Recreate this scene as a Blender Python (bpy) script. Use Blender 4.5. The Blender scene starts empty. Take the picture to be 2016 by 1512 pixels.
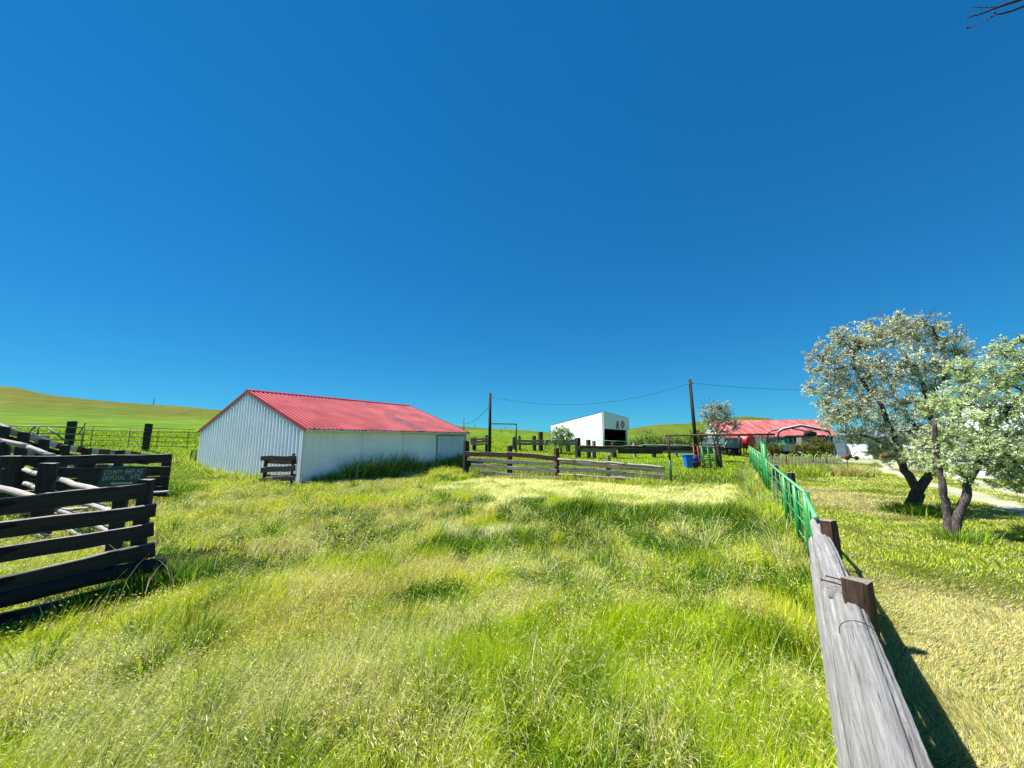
import bpy, bmesh, math, random
import numpy as np
from mathutils import Vector, Matrix
random.seed(7); rng = np.random.default_rng(11)
sc = bpy.context.scene
COL = sc.collection
R = math.radians
# ------------------------------------------------------------------ camera
F = 750.0; TILT = R(8.27); CAMH = 2.1
cd = bpy.data.cameras.new('camera'); cam = bpy.data.objects.new('camera', cd); COL.objects.link(cam)
cam.location = (0, 0, CAMH); cam.rotation_euler = (R(90) + TILT, 0, 0)
cd.sensor_width = 36; cd.lens = 36 * F / 2016; cd.clip_start = 0.05; cd.clip_end = 8000
sc.camera = cam
# ------------------------------------------------------------------ sky and sun
SUN_EL = R(61.5); SAZ = Vector((-0.98, 0.19, 0)).normalized()      # horizontal direction towards the sun
w = bpy.data.worlds.new("World"); sc.world = w; w.use_nodes = True
nt = w.node_tree; nt.nodes.clear()
sky = nt.nodes.new('ShaderNodeTexSky'); sky.sky_type = 'NISHITA'; sky.sun_disc = False
sky.sun_elevation = SUN_EL; sky.sun_rotation = math.atan2(SAZ.x, SAZ.y)
sky.altitude = 1500; sky.air_density = 0.95; sky.dust_density = 0.0; sky.ozone_density = 2.2
hs = nt.nodes.new('ShaderNodeHueSaturation'); hs.inputs['Saturation'].default_value = 1.36; hs.inputs['Hue'].default_value = 0.503
gm = nt.nodes.new('ShaderNodeGamma'); gm.inputs[1].default_value = 0.58
bg = nt.nodes.new('ShaderNodeBackground'); bg.inputs[1].default_value = 0.110
wo = nt.nodes.new('ShaderNodeOutputWorld')
nt.links.new(sky.outputs[0], hs.inputs['Color']); tn = nt.nodes.new('ShaderNodeMix'); tn.data_type = 'RGBA'; tn.blend_type = 'MULTIPLY'; tn.inputs[0].default_value = 1; tn.inputs[7].default_value = (0.05, 0.72, 1.34, 1)
nt.links.new(hs.outputs[0], tn.inputs[6]); nt.links.new(tn.outputs[2], gm.inputs[0]); nt.links.new(gm.outputs[0], bg.inputs[0]); nt.links.new(bg.outputs[0], wo.inputs[0])
ld = bpy.data.lights.new('sun', 'SUN'); ld.energy = 5.0; ld.angle = R(0.55); ld.color = (1, 0.965, 0.9)
sun = bpy.data.objects.new('sun', ld); COL.objects.link(sun)
sd = Vector((SAZ.x * math.cos(SUN_EL), SAZ.y * math.cos(SUN_EL), math.sin(SUN_EL)))
sun.rotation_euler = sd.to_track_quat('Z', 'Y').to_euler()
sc.view_settings.view_transform = 'Standard'; sc.view_settings.look = 'None'
sc.view_settings.exposure = 0.95; sc.view_settings.gamma = 1

# ------------------------------------------------------------------ geometry of the place
def ray(px, py):
    a = px - 1008; b = 756 - py
    return (a, F * math.cos(TILT) - b * math.sin(TILT), b * math.cos(TILT) + F * math.sin(TILT))
def G(px, py, z=0.0):
    r = ray(px, py); s = (z - CAMH) / r[2]; return Vector((r[0] * s, r[1] * s, z))
def P(px, py, Y):
    r = ray(px, py); s = Y / r[1]; return Vector((r[0] * s, Y, CAMH + r[2] * s))
def on(A, B, px, py):                       # point of the upright plane through A-B
    r = ray(px, py); dx, dy = B[0] - A[0], B[1] - A[1]
    s = (A[0] * dy - A[1] * dx) / (r[0] * dy - r[1] * dx)
    return Vector((r[0] * s, r[1] * s, CAMH + r[2] * s))
def zpy(px, py, Y): return P(px, py, Y).z
# terrain: depth / image row pairs per bearing; 'z' entries are heights
cols = {
 -2200: [(8, 0), (16, .5), (28, 2.6), (60, 9), (120, 20), (240, 44), (420, 40)],
 -400: [(9, 0), (16, .35), (24, 1.5), (60, 5), (120, 14), (240, 36), (420, 33)],
 0:   [(10, 0), (16, .4), ('p', 22, 874), ('p', 32, 862), ('p', 60, 838), ('p', 120, 798), ('p', 225, 758), (420, 26)],
 95:  [(11, 0), (17, .4), ('p', 23, 876), ('p', 34, 865), ('p', 60, 845), ('p', 120, 806), ('p', 225, 776.5), (420, 20)],
 200: [(13, 0), (18, .3), ('p', 24, 878), ('p', 34, 868), ('p', 60, 850), ('p', 120, 815), ('p', 235, 787), (420, 16)],
 300: [(16, 0), (20, .25), ('p', 25, 884), ('p', 34, 870), ('p', 60, 854), ('p', 120, 822), ('p', 240, 796), (420, 14)],
 430: [(19, 0), (25, .25), ('p', 32, 882), ('p', 60, 858), ('p', 120, 830), ('p', 250, 806), (430, 12)],
 650: [(21, 0), (34, .35), ('p', 60, 864), ('p', 120, 846), ('p', 260, 822), (430, 10)],
 905: [(23, 0), ('p', 35, 877), ('p', 60, 864), ('p', 120, 852), ('p', 260, 838.5), (430, 7)],
 1010: [(23, 0), ('p', 38, 880), ('p', 60, 870), ('p', 120, 857), ('p', 260, 844.5), (430, 5)],
 1100: [(22, 0), ('p', 40, 886), ('p', 60, 876), ('p', 120, 866), ('p', 260, 853), (430, 3)],
 1200: [(21, 0), ('p', 40, 889), ('p', 60, 877), ('p', 120, 868), ('p', 260, 850), (430, 4)],
 1245: [(21, 0), ('p', 40, 890), ('p', 60, 878), ('p', 120, 865), ('p', 260, 843), (430, 6)],
 1295: [(20, 0), ('p', 40, 891), ('p', 60, 878), ('p', 120, 862), ('p', 260, 834.5), (430, 8)],
 1350: [(20, 0), ('p', 40, 892), ('p', 60, 879), ('p', 120, 862), ('p', 260, 833), (430, 8)],
 1410: [(20, 0), ('p', 40, 894), ('p', 60, 880), ('p', 120, 862), ('p', 260, 822), (430, 9)],
 1470: [(20, 0), ('p', 40, 896), ('p', 60, 882), ('p', 120, 862), ('p', 260, 817.5), (430, 10)],
 1520: [(20, 0), (40, .3), ('p', 60, 882), ('p', 120, 862), ('p', 260, 823), (430, 8)],
 1580: [(20, 0), (40, .2), ('p', 60, 884), ('p', 120, 866), ('p', 260, 840), (430, 5)],
 1700: [(20, 0), (40, 0), (60, .1), ('p', 260, 857), (430, 2)],
 2016: [(20, 0), (60, .1), (260, 3.2), (430, 2)],
 4000: [(20, 0), (60, .1), (260, 3.0), (430, 2)],
}
YS = np.geomspace(5, 3500, 110); _t = []; _z = []
for px in sorted(cols):
    pts = [(5, 0)]
    for q in cols[px]: pts.append((q[1], zpy(px, q[2], q[1])) if q[0] == 'p' else q)
    pts += [(900, pts[-1][1] * .5), (3500, 0)]
    t = ray(px, 866)[0] / ray(px, 866)[1]
    zz = np.interp(YS, [p[0] for p in pts], [p[1] for p in pts])
    zz = np.convolve(np.pad(zz, 1, 'edge'), [.25, .5, .25], 'valid')
    _t.append(t); _z.append(zz)
_t = np.array(_t); _z = np.array(_z); LY = np.log(YS)
def vn(x, y, scale, seed=0):                # smooth value noise, 0..1
    g = np.random.default_rng(seed).random((256, 256)); x = np.asarray(x) / scale + 57.3 + seed * 3.1; y = np.asarray(y) / scale + 91.7
    xi = np.floor(x).astype(int); yi = np.floor(y).astype(int); fx = x - xi; fy = y - yi
    fx = fx * fx * (3 - 2 * fx); fy = fy * fy * (3 - 2 * fy); a = xi % 256; b = yi % 256; c = (xi + 1) % 256; d = (yi + 1) % 256
    return (g[a, b] * (1 - fx) + g[c, b] * fx) * (1 - fy) + (g[a, d] * (1 - fx) + g[c, d] * fx) * fy
def gz(x, y):
    x = np.asarray(x, float); y = np.asarray(y, float)
    yy = np.maximum(y, 5.0); t = x / yy
    li = np.clip((np.log(yy) - LY[0]) / (LY[1] - LY[0]), 0, len(YS) - 1.001); j = li.astype(int); f = li - j
    k = np.clip(np.searchsorted(_t, t) - 1, 0, len(_t) - 2); s = np.clip((t - _t[k]) / (_t[k + 1] - _t[k]), 0, 1)
    z = (_z[k, j] * (1 - f) + _z[k, j + 1] * f) * (1 - s) + (_z[k + 1, j] * (1 - f) + _z[k + 1, j + 1] * f) * s
    r = np.hypot(x, y)
    z = z * np.clip((y - 4) / 4, 0, 1) - .20 * np.exp(-((x + 6.9) ** 2 + (y - 4.2) ** 2) / 6.0)
    return z + (vn(x, y, 2.2, 1) - .5) * .10 * np.clip((r - 1) / 6, 0, 1) + (vn(x, y, 31, 2) - .5) * np.clip((r - 60) / 100, 0, 1) * 1.2
def gz1(x, y): return float(gz(x, y))

# fence line between paddock and lawn
FL = [(-1.6, -2.9), (1.15, 1.29), (2.28, 2.8), (3.7, 4.8), (4.93, 6.6), (9.6, 14.7), (17.2, 28.0), (24, 40)]
def fline_x(y):
    return np.interp(y, [p[1] for p in FL], [p[0] for p in FL])
def inpoly(x, y, poly):
    x = np.asarray(x); y = np.asarray(y); c = np.zeros(x.shape, bool); n = len(poly)
    for i in range(n):
        x0, y0 = poly[i]; x1, y1 = poly[(i + 1) % n]
        m = ((y0 > y) != (y1 > y)); 
        xi = (x1 - x0) * (y - y0) / ((y1 - y0) if y1 != y0 else 1e-9) + x0
        c ^= m & (x < xi)
    return c
def gp(l): return [tuple(G(a, b)[:2]) for a, b in l]
MOWN = gp([(842, 963), (905, 950), (950, 941), (1095, 949), (1308, 958), (1440, 955), (1490, 975), (1500, 1008), (1380, 1008), (1180, 998), (1030, 984), (960, 1010), (935, 1004), (980, 985), (860, 976)])
TR1 = [G(1740, 924)[:2], G(1800, 943)[:2], G(1880, 965)[:2], G(1960, 987)[:2], G(2040, 1012)[:2], G(2300, 1085)[:2]]
TR2 = [G(1840, 926)[:2], G(1880, 939)[:2], G(1940, 955)[:2], G(2030, 978)[:2], G(2300, 1030)[:2]]
def dseg(x, y, pl):
    d = np.full(np.shape(x), 1e9)
    for (ax, ay), (bx, by) in zip(pl[:-1], pl[1:]):
        l2 = (bx - ax) ** 2 + (by - ay) ** 2; t = np.clip(((x - ax) * (bx - ax) + (y - ay) * (by - ay)) / l2, 0, 1)
        d = np.minimum(d, np.hypot(x - ax - t * (bx - ax), y - ay - t * (by - ay)))
    return d
def gravel(x, y):
    n = (vn(x, y, .7, 5) - .5) * .5
    a = np.clip((.62 + n - dseg(x, y, TR1)) / .25, 0, 1); b = np.clip((.5 + n - dseg(x, y, TR2)) / .25, 0, 1)
    c = inpoly(x, y, gp([(1655, 912), (1660, 905), (1950, 905), (1950, 914), (1745, 911)])).astype(float)
    e = inpoly(x, y, gp([(1740, 921), (1730, 911), (1790, 911), (1850, 925)])).astype(float)
    return np.maximum(np.maximum(a, b), np.maximum(c, e))
STRAWL = gp([(1540, 965), (1600, 948), (1690, 975), (1720, 1010), (1650, 990)])
def lawn_straw(x, y):
    a = np.clip((5.0 - np.hypot(x - 4.6, (y - 1.8) * .85)) / 2.2 + (vn(x, y, .8, 8) - .5) * 1.0, 0, 1)
    b = np.clip((2.2 - np.hypot((x - 11.6) * .8, (y - 14.6) * .45)) / .9 + (vn(x, y, .9, 9) - .5), 0, 1)
    return np.maximum(a, b)

# ------------------------------------------------------------------ helpers
def tag(o, label=None, cat=None, group=None, kind=None):
    if label: o['label'] = label
    if cat: o['category'] = cat
    if group: o['group'] = group
    if kind: o['kind'] = kind
    return o
def thing(name, label, cat, loc, group=None, kind=None):
    o = bpy.data.objects.new(name, None); COL.objects.link(o); o.location = loc; o.empty_display_size = .1
    return tag(o, label, cat, group, kind)
def meshobj(name, verts, faces, mat, parent=None, loc=None, smooth=False, mats=None, fm=None):
    me = bpy.data.meshes.new(name); me.from_pydata([tuple(v) for v in verts], [], faces); me.update()
    o = bpy.data.objects.new(name, me); COL.objects.link(o)
    for m in (mats or [mat]): me.materials.append(m)
    if fm is not None: me.polygons.foreach_set('material_index', fm)
    if smooth: me.polygons.foreach_set('use_smooth', [True] * len(me.polygons))
    if parent is not None: o.parent = parent; o.location = Vector(loc if loc is not None else (0, 0, 0)) - parent.matrix_basis.translation if loc is not None else Vector((0, 0, 0))
    elif loc is not None: o.location = loc
    return o
class MB:
    """collects geometry in world coordinates, builds one mesh object"""
    def __init__(s): s.v = []; s.f = []; s.m = []
    def add(s, v, f, m=0):
        k = len(s.v); s.v += [Vector(a) for a in v]; s.f += [tuple(i + k for i in q) for q in f]; s.m += [m] * len(f)
    def box(s, c, size, rz=0, m=0):
        c = Vector(c); a, b, d = size[0] / 2, size[1] / 2, size[2] / 2; M = Matrix.Rotation(rz, 3, 'Z')
        v = [c + M @ Vector((x * a, y * b, z * d)) for z in (-1, 1) for x, y in ((-1, -1), (1, -1), (1, 1), (-1, 1))]
        s.add(v, [(3, 2, 1, 0), (4, 5, 6, 7), (0, 1, 5, 4), (1, 2, 6, 5), (2, 3, 7, 6), (3, 0, 4, 7)], m)
    def tube(s, pts, r, n=8, m=0, cap=True, r2=None):
        pts = [Vector(p) for p in pts]; k = len(pts); rings = []
        rr = [r + ((r2 if r2 is not None else r) - r) * i / max(1, k - 1) for i in range(k)] if not isinstance(r, (list, tuple)) else r
        prev = None
        for i, p in enumerate(pts):
            d = (pts[min(i + 1, k - 1)] - pts[max(i - 1, 0)]).normalized()
            if prev is None:
                up = Vector((0, 0, 1)) if abs(d.z) < .9 else Vector((1, 0, 0)); a = d.cross(up).normalized()
            else:
                a = (prev - d * prev.dot(d)).normalized()
            prev = a; b = d.cross(a)
            rings.append([p + (a * math.cos(2 * math.pi * j / n) + b * math.sin(2 * math.pi * j / n)) * rr[i] for j in range(n)])
        v = [q for g in rings for q in g]; f = []
        for i in range(k - 1):
            for j in range(n): f.append((i * n + j, i * n + (j + 1) % n, (i + 1) * n + (j + 1) % n, (i + 1) * n + j))
        if cap: f.append(tuple(range(n - 1, -1, -1))); f.append(tuple((k - 1) * n + j for j in range(n)))
        s.add(v, f, m)
    def quad(s, a, b, c, d, m=0): s.add([a, b, c, d], [(0, 1, 2, 3)], m)
    def build(s, name, mat, parent=None, smooth=False, mats=None, org=None):
        o0 = parent.location if parent is not None else Vector(org if org is not None else (0, 0, 0))
        if parent is not None and parent.parent is not None: o0 = parent.location + parent.parent.location
        me = bpy.data.meshes.new(name); me.from_pydata([tuple(v - o0) for v in s.v], [], s.f); me.update()
        o = bpy.data.objects.new(name, me); COL.objects.link(o)
        for mm in (mats or [mat]): me.materials.append(mm)
        if mats: me.polygons.foreach_set('material_index', s.m)
        if smooth: me.polygons.foreach_set('use_smooth', [True] * len(me.polygons))
        if parent is not None: o.parent = parent
        elif org is not None: o.location = o0
        return o
def timber(name, p0, p1, hh, ww, mat, parent=None, wob=.012, seg=None, rough=.006, rnd=False, tilt=0):
    """sawn board or squared post: its mesh x axis runs along the board"""
    p0 = Vector(p0); p1 = Vector(p1); L = (p1 - p0).length; d = (p1 - p0) / L
    up = Vector((0, 0, 1)) if abs(d.z) < .9 else Vector((-.5, .86, 0)); yv = up.cross(d).normalized(); zv = d.cross(yv)
    n = seg or max(3, int(L / .25)); prof = []
    if rnd:
        K = 12
        for k in range(K):
            a = 2 * math.pi * k / K; prof.append((math.cos(a) * ww / 2, math.sin(a) * hh / 2))
    else:
        e = min(hh, ww) * .13
        for sx, sz in ((-1, -1), (1, -1), (1, 1), (-1, 1)):
            pr = [(sx * ww / 2, sz * (hh / 2 - e)), (sx * (ww / 2 - e), sz * hh / 2)]
            if sx * sz > 0: pr = pr if sx < 0 else pr
            if (sx, sz) in ((-1, -1), (1, 1)): prof += pr
            else: prof += pr[::-1]
    K = len(prof); v = []; f = []
    ph = random.random() * 9; base = [random.uniform(-rough, rough) for _ in prof]
    for i in range(n + 1):
        x = L * i / n; oz = math.sin(ph + i * .9) * wob + random.uniform(-1, 1) * wob * .4; oy = math.cos(ph * 2 + i * .6) * wob * .6
        sc_ = 1 + random.uniform(-.03, .03)
        for k, (y, z) in enumerate(prof):
            v.append((x + (random.uniform(-.012, .012) if i in (0, n) else 0), y * sc_ + oy + base[k] + random.uniform(-rough, rough) * .5, z * sc_ + oz + base[(k * 3) % K] + random.uniform(-rough, rough) * .5))
    for i in range(n):
        for k in range(K): f.append((i * K + k, (i + 1) * K + k, (i + 1) * K + (k + 1) % K, i * K + (k + 1) % K))
    f.append(tuple(range(K))); f.append(tuple(n * K + k for k in range(K - 1, -1, -1)))
    me = bpy.data.meshes.new(name); me.from_pydata(v, [], f); me.update(); me.materials.append(mat)
    bm = bmesh.new(); bm.from_mesh(me); bmesh.ops.recalc_face_normals(bm, faces=bm.faces); bm.to_mesh(me); bm.free()
    if rnd: me.polygons.foreach_set('use_smooth', [True] * len(me.polygons))
    o = bpy.data.objects.new(name, me); COL.objects.link(o)
    M = Matrix((d, yv, zv)).transposed().to_4x4(); loc = p0 - (parent.location if parent is not None else Vector())
    o.matrix_basis = Matrix.Translation(loc) @ M
    if parent is not None: o.parent = parent
    return o

# ------------------------------------------------------------------ materials
def newmat(name):
    m = bpy.data.materials.new(name); m.use_nodes = True; t = m.node_tree; return m, t, t.nodes['Principled BSDF'], t.nodes['Material Output']
def ramp(t, fac, stops):
    r = t.nodes.new('ShaderNodeValToRGB'); r.color_ramp.elements[0].position = stops[0][0]; r.color_ramp.elements[0].color = (*stops[0][1], 1)
    r.color_ramp.elements[1].position = stops[-1][0]; r.color_ramp.elements[1].color = (*stops[-1][1], 1)
    for p, c in stops[1:-1]: e = r.color_ramp.elements.new(p); e.color = (*c, 1)
    t.links.new(fac, r.inputs[0]); return r.outputs[0]
def noise(t, scale, det=4, rough=.6, stretch=(1, 1, 1), coord='Object', dist=0):
    tc = t.nodes.new('ShaderNodeTexCoord'); mp = t.nodes.new('ShaderNodeMapping'); mp.inputs['Scale'].default_value = stretch
    n = t.nodes.new('ShaderNodeTexNoise'); n.inputs['Scale'].default_value = scale; n.inputs['Detail'].default_value = det; n.inputs['Roughness'].default_value = rough; n.inputs['Distortion'].default_value = dist
    t.links.new(tc.outputs[coord], mp.inputs[0]); t.links.new(mp.outputs[0], n.inputs['Vector']); return n.outputs['Fac']
def mixc(t, fac, a, b, mode='MIX'):
    m = t.nodes.new('ShaderNodeMix'); m.data_type = 'RGBA'; m.blend_type = mode
    if isinstance(fac, (int, float)): m.inputs[0].default_value = fac
    else: t.links.new(fac, m.inputs[0])
    for s, q in ((6, a), (7, b)):
        if isinstance(q, tuple): m.inputs[s].default_value = (*q, 1)
        else: t.links.new(q, m.inputs[s])
    return m.outputs[2]
def bump(t, bs, h, st, dist=.02):
    b = t.nodes.new('ShaderNodeBump'); b.inputs['Strength'].default_value = st; b.inputs['Distance'].default_value = dist
    t.links.new(h, b.inputs['Height']); t.links.new(b.outputs[0], bs.inputs['Normal'])
def plain(name, col, rough=.6, metal=0, var=.25, scale=3, spec=.5, bmp=0, stretch=(1, 1, 1), dirt=None):
    m, t, b, o = newmat(name); n = noise(t, scale, 5, .6, stretch)
    c = ramp(t, n, [(.3, tuple(x * (1 - var) for x in col)), (.7, tuple(min(1, x * (1 + var * .6)) for x in col))])
    if dirt:
        d = ramp(t, noise(t, scale * 2.3, 6, .7, stretch), [(dirt[1], (0, 0, 0)), (dirt[1] + .15, (1, 1, 1))]); c = mixc(t, d, c, dirt[0])
    t.links.new(c, b.inputs['Base Color']); b.inputs['Roughness'].default_value = rough; b.inputs['Metallic'].default_value = metal; b.inputs['Specular IOR Level'].default_value = spec
    if bmp: bump(t, b, noise(t, scale * 4, 6, .7, stretch), bmp)
    return m
def wood(name, dark, light, top=None, grain=26, crack=.5):
    m, t, b, o = newmat(name); g = noise(t, grain, 8, .72, (.06, 1, 1), dist=.4); g2 = noise(t, 2.2, 3, .6, (.4, 1, 1))
    mid = tuple((x + y) / 2 for x, y in zip(dark, light))
    c = ramp(t, g, [(.3, dark), (.5, mid), (.68, light)])
    c = mixc(t, ramp(t, g2, [(.35, (0, 0, 0)), (.7, (.55, .55, .55))]), c, mid)
    if top:  # sunlit tops painted in: upward faces get a paler colour
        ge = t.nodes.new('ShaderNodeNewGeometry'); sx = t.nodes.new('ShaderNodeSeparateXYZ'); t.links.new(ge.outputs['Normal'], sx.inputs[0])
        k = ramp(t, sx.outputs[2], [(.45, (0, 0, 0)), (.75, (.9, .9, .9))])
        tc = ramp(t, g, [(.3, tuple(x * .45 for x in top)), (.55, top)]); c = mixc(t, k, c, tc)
    kn = noise(t, 5, 2, .5, (.35, 1, 1)); c = mixc(t, ramp(t, kn, [(.70, (0, 0, 0)), (.74, (.8, .8, .8))]), c, tuple(x * .3 for x in dark))
    t.links.new(c, b.inputs['Base Color']); b.inputs['Roughness'].default_value = .85; b.inputs['Specular IOR Level'].default_value = .25
    bump(t, b, g, crack, .03); return m
M = {}
M['dark_wood'] = wood('weathered board with painted shade and sunlit top', (.007, .007, .008), (.055, .052, .050), top=(.34, .31, .29))  # black shaded faces and sunlit top edges are painted into these colours
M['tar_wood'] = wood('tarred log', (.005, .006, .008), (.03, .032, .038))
M['brown_wood'] = wood('brown weathered timber with painted sunlit top', (.012, .006, .004), (.12, .075, .05), top=(.25, .2, .16))
M['grey_wood'] = wood('silver weathered rail with painted sunlit top', (.09, .075, .065), (.33, .30, .27), top=(.5, .47, .43))
M['pale_pole'] = wood('bleached pole', (.2, .17, .15), (.6, .55, .5))
M['white_metal'] = plain('white painted steel sheet', (.80, .86, .94), .38, 0, .06, 1.2, dirt=((.42, .40, .36), .66))
M['white_door'] = plain('pale steel door sheet', (.62, .68, .75), .4, 0, .06, 1.5, dirt=((.4, .38, .35), .68))
M['white_wall'] = plain('white painted wall', (.80, .82, .85), .6, 0, .05, 1.0)
M['red_roof'] = plain('red painted steel roof', (.20, .004, .008), .65, 0, .2, .7, spec=.12, dirt=((.36, .05, .05), .62))
M['red_trim'] = plain('dark red steel trim', (.36, .008, .012), .35, 0, .08, 2)
M['gutter'] = plain('cream gutter', (.62, .60, .50), .4, 0, .15, 6)
M['black'] = plain('dull black and painted shade', (.012, .013, .016), .9, 0, .3, 3)  # dull black parts, and the shade painted inside the hay barn
M['pole'] = plain('tarred pole wood', (.018, .012, .010), .85, 0, .4, 8, stretch=(1, 1, .1))
M['rust_pipe'] = plain('rusted brown pipe', (.055, .022, .015), .7, 0, .4, 9, dirt=((.14, .05, .02), .6))
M['green_pipe'] = plain('green enamel pipe', (.03, .26, .055), .42, 0, .15, 12, dirt=((.10, .28, .15), .62))
M['green_top'] = plain('sun faded green pipe', (.12, .42, .18), .5, 0, .2, 12)
M['green_dark'] = plain('dark green steel', (.03, .09, .05), .5, 0, .3, 6, dirt=((.08, .04, .02), .6))
M['sage'] = plain('sage green gate pipe', (.13, .22, .13), .5, 0, .2, 8)
M['wire'] = plain('black cable', (.01, .01, .012), .6)
M['steel'] = plain('galvanised steel', (.38, .40, .42), .45, .4, .2, 6)
M['blue'] = plain('blue painted bin', (.008, .17, .70), .4, 0, .25, 6, dirt=((.02, .03, .12), .7))
M['navy'] = plain('dark blue plastic drum', (.006, .02, .16), .4, 0, .3, 6)
M['red_paint'] = plain('red tank paint', (.50, .022, .010), .42, 0, .2, 3)
M['red_rust'] = plain('faded red rail paint', (.36, .06, .035), .6, 0, .35, 8)
M['orange'] = plain('orange paint', (.55, .10, .01), .5)
M['glass'] = plain('tinted cab glass', (.05, .16, .14), .08, 0, .1, 3, spec=1)
M['rubber'] = plain('tyre rubber', (.012, .012, .013), .85)
M['grey_box'] = plain('slate blue steel panel', (.13, .18, .22), .5, 0, .25, 2, dirt=((.45, .48, .5), .72))
M['yellow'] = plain('yellow machine paint', (.55, .30, .06), .5)
M['concrete'] = plain('grey concrete rail', (.22, .19, .17), .9, 0, .35, 3, bmp=.4, dirt=((.05, .035, .03), .56))
M['sign'] = plain('green road sign face', (.008, .055, .035), .5, 0, .3, 5, dirt=((.02, .10, .05), .6))
m, t, b, o = newmat('worn white lettering'); c = mixc(t, ramp(t, noise(t, 30, 5, .7), [(.40, (0, 0, 0)), (.50, (1, 1, 1))]), (.03, .09, .06), (.42, .52, .47)); t.links.new(c, b.inputs['Base Color']); M['letter'] = m
m, t, b, o = newmat('faded red barn roof'); g = noise(t, 1.1, 6, .75, (1.6, .25, .25)); g2 = noise(t, 4, 5, .7, (2, .4, .4))
c = ramp(t, g, [(.36, (.26, .018, .018)), (.47, (.36, .05, .045)), (.56, (.46, .16, .14)), (.7, (.58, .36, .33))]); c = mixc(t, .35, c, ramp(t, g2, [(.4, (.26, .03, .03)), (.65, (.56, .26, .24))]))
t.links.new(c, b.inputs['Base Color']); b.inputs['Roughness'].default_value = .6; M['barn_roof'] = m
m, t, b, o = newmat('red and white painted plank'); 
tc = t.nodes.new('ShaderNodeTexCoord'); wv = t.nodes.new('ShaderNodeTexVoronoi'); wv.voronoi_dimensions = '1D'; wv.inputs['Scale'].default_value = 3.2
sx = t.nodes.new('ShaderNodeSeparateXYZ'); t.links.new(tc.outputs['Object'], sx.inputs[0]); t.links.new(sx.outputs[0], wv.inputs['W'])
sp = t.nodes.new('ShaderNodeSeparateColor'); t.links.new(wv.outputs['Color'], sp.inputs[0])
c = ramp(t, sp.outputs[0], [(.44, (.16, .055, .045)), (.46, (.55, .56, .56)), (1, (.6, .6, .58))]); 
c = mixc(t, ramp(t, noise(t, 6, 6, .7, (.3, 1, 1)), [(.5, (0, 0, 0)), (.66, (.8, .8, .8))]), c, (.12, .11, .10)); t.links.new(c, b.inputs['Base Color']); b.inputs['Roughness'].default_value = .8; M['stripe'] = m

def leafmat(name, attr='Col', trans=.32, rough=.5, spec=.14):
    m, t, b, o = newmat(name); a = t.nodes.new('ShaderNodeAttribute'); a.attribute_name = attr
    t.links.new(a.outputs['Color'], b.inputs['Base Color']); b.inputs['Roughness'].default_value = rough; b.inputs['Specular IOR Level'].default_value = spec
    tr = t.nodes.new('ShaderNodeBsdfTranslucent'); t.links.new(a.outputs['Color'], tr.inputs['Color']); mx = t.nodes.new('ShaderNodeMixShader'); mx.inputs[0].default_value = trans
    t.links.new(b.outputs[0], mx.inputs[1]); t.links.new(tr.outputs[0], mx.inputs[2]); t.links.new(mx.outputs[0], o.inputs['Surface']); return m
M['grass'] = leafmat('grass blades'); M['leaf'] = leafmat('leaves', trans=.38, rough=.5, spec=.2)

# ------------------------------------------------------------------ ground
def smooth_mix(a, b, f): f = f[..., None]; return a * (1 - f) + b * f
def ground_color(x, y):
    x = np.asarray(x, float); y = np.asarray(y, float); n = x.size; r = np.hypot(x, y)
    c = np.tile(np.array([.022, .032, .006]), (n, 1))
    n1 = vn(x, y, 1.3, 21); n2 = vn(x, y, 5, 22); n3 = vn(x, y, 14, 23)
    c = smooth_mix(c, np.array([.09, .075, .03]), np.clip(n1 * 1.6 - .9, 0, 1))
    mid = np.clip((r - 20) / 12, 0, 1); c = smooth_mix(c, np.array([.24, .38, .006]), mid)
    zt = gz(x, y); far = np.clip((r - 60) / 120, 0, 1)
    olive = np.clip((zt / np.maximum(r, 1) - .02) / .06, 0, 1) * np.clip((r - 90) / 120, 0, 1)
    hill = smooth_mix(np.tile(np.array([.17, .34, .004]), (n, 1)), np.array([.21, .21, .012]), np.clip((r - 110) / 130 + (n3 - .5) * .5, 0, 1))
    c = smooth_mix(c, hill, far)
    lawn = np.clip((x - fline_x(y)) / .15, 0, 1) * np.clip((45 - y) / 5, 0, 1) * np.clip((y + 12) / 5, 0, 1)
    lc = smooth_mix(np.tile(np.array([.13, .17, .018]), (n, 1)), np.array([.30, .27, .07]), np.clip(n2 * .7 + n1 * .3, 0, 1))
    lc = smooth_mix(lc, np.array([.40, .32, .15]), lawn_straw(x, y)); c = smooth_mix(c, lc, lawn)
    mw = inpoly(x, y, MOWN).astype(float); c = smooth_mix(c, np.array([.80, .76, .34]), mw)
    c = smooth_mix(c, np.array([.88, .78, .66]), gravel(x, y)); return c
ang = np.concatenate([np.linspace(-78, 78, 625), np.linspace(78, 282, 103)[1:-1]]) * math.pi / 180
rad = np.concatenate([[0.4], np.geomspace(.8, 3400, 150)])
A, RR = np.meshgrid(ang, rad); X = (RR * np.sin(A)).ravel(); Yg = (RR * np.cos(A)).ravel(); Zg = gz(X, Yg)
na, nr = len(ang), len(rad); vs = np.column_stack([X, Yg, Zg]); vs = np.vstack([vs, [0, 0, 0]])
i = np.arange(nr - 1)[:, None]; j = np.arange(na)[None, :]; j2 = (j + 1) % na
quads = np.stack([i * na + j, i * na + j2, (i + 1) * na + j2, (i + 1) * na + j], -1).reshape(-1, 4)[:, ::-1]
tris = np.array([[k, nr * na, (k + 1) % na] for k in range(na)])[:, ::-1]
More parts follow.
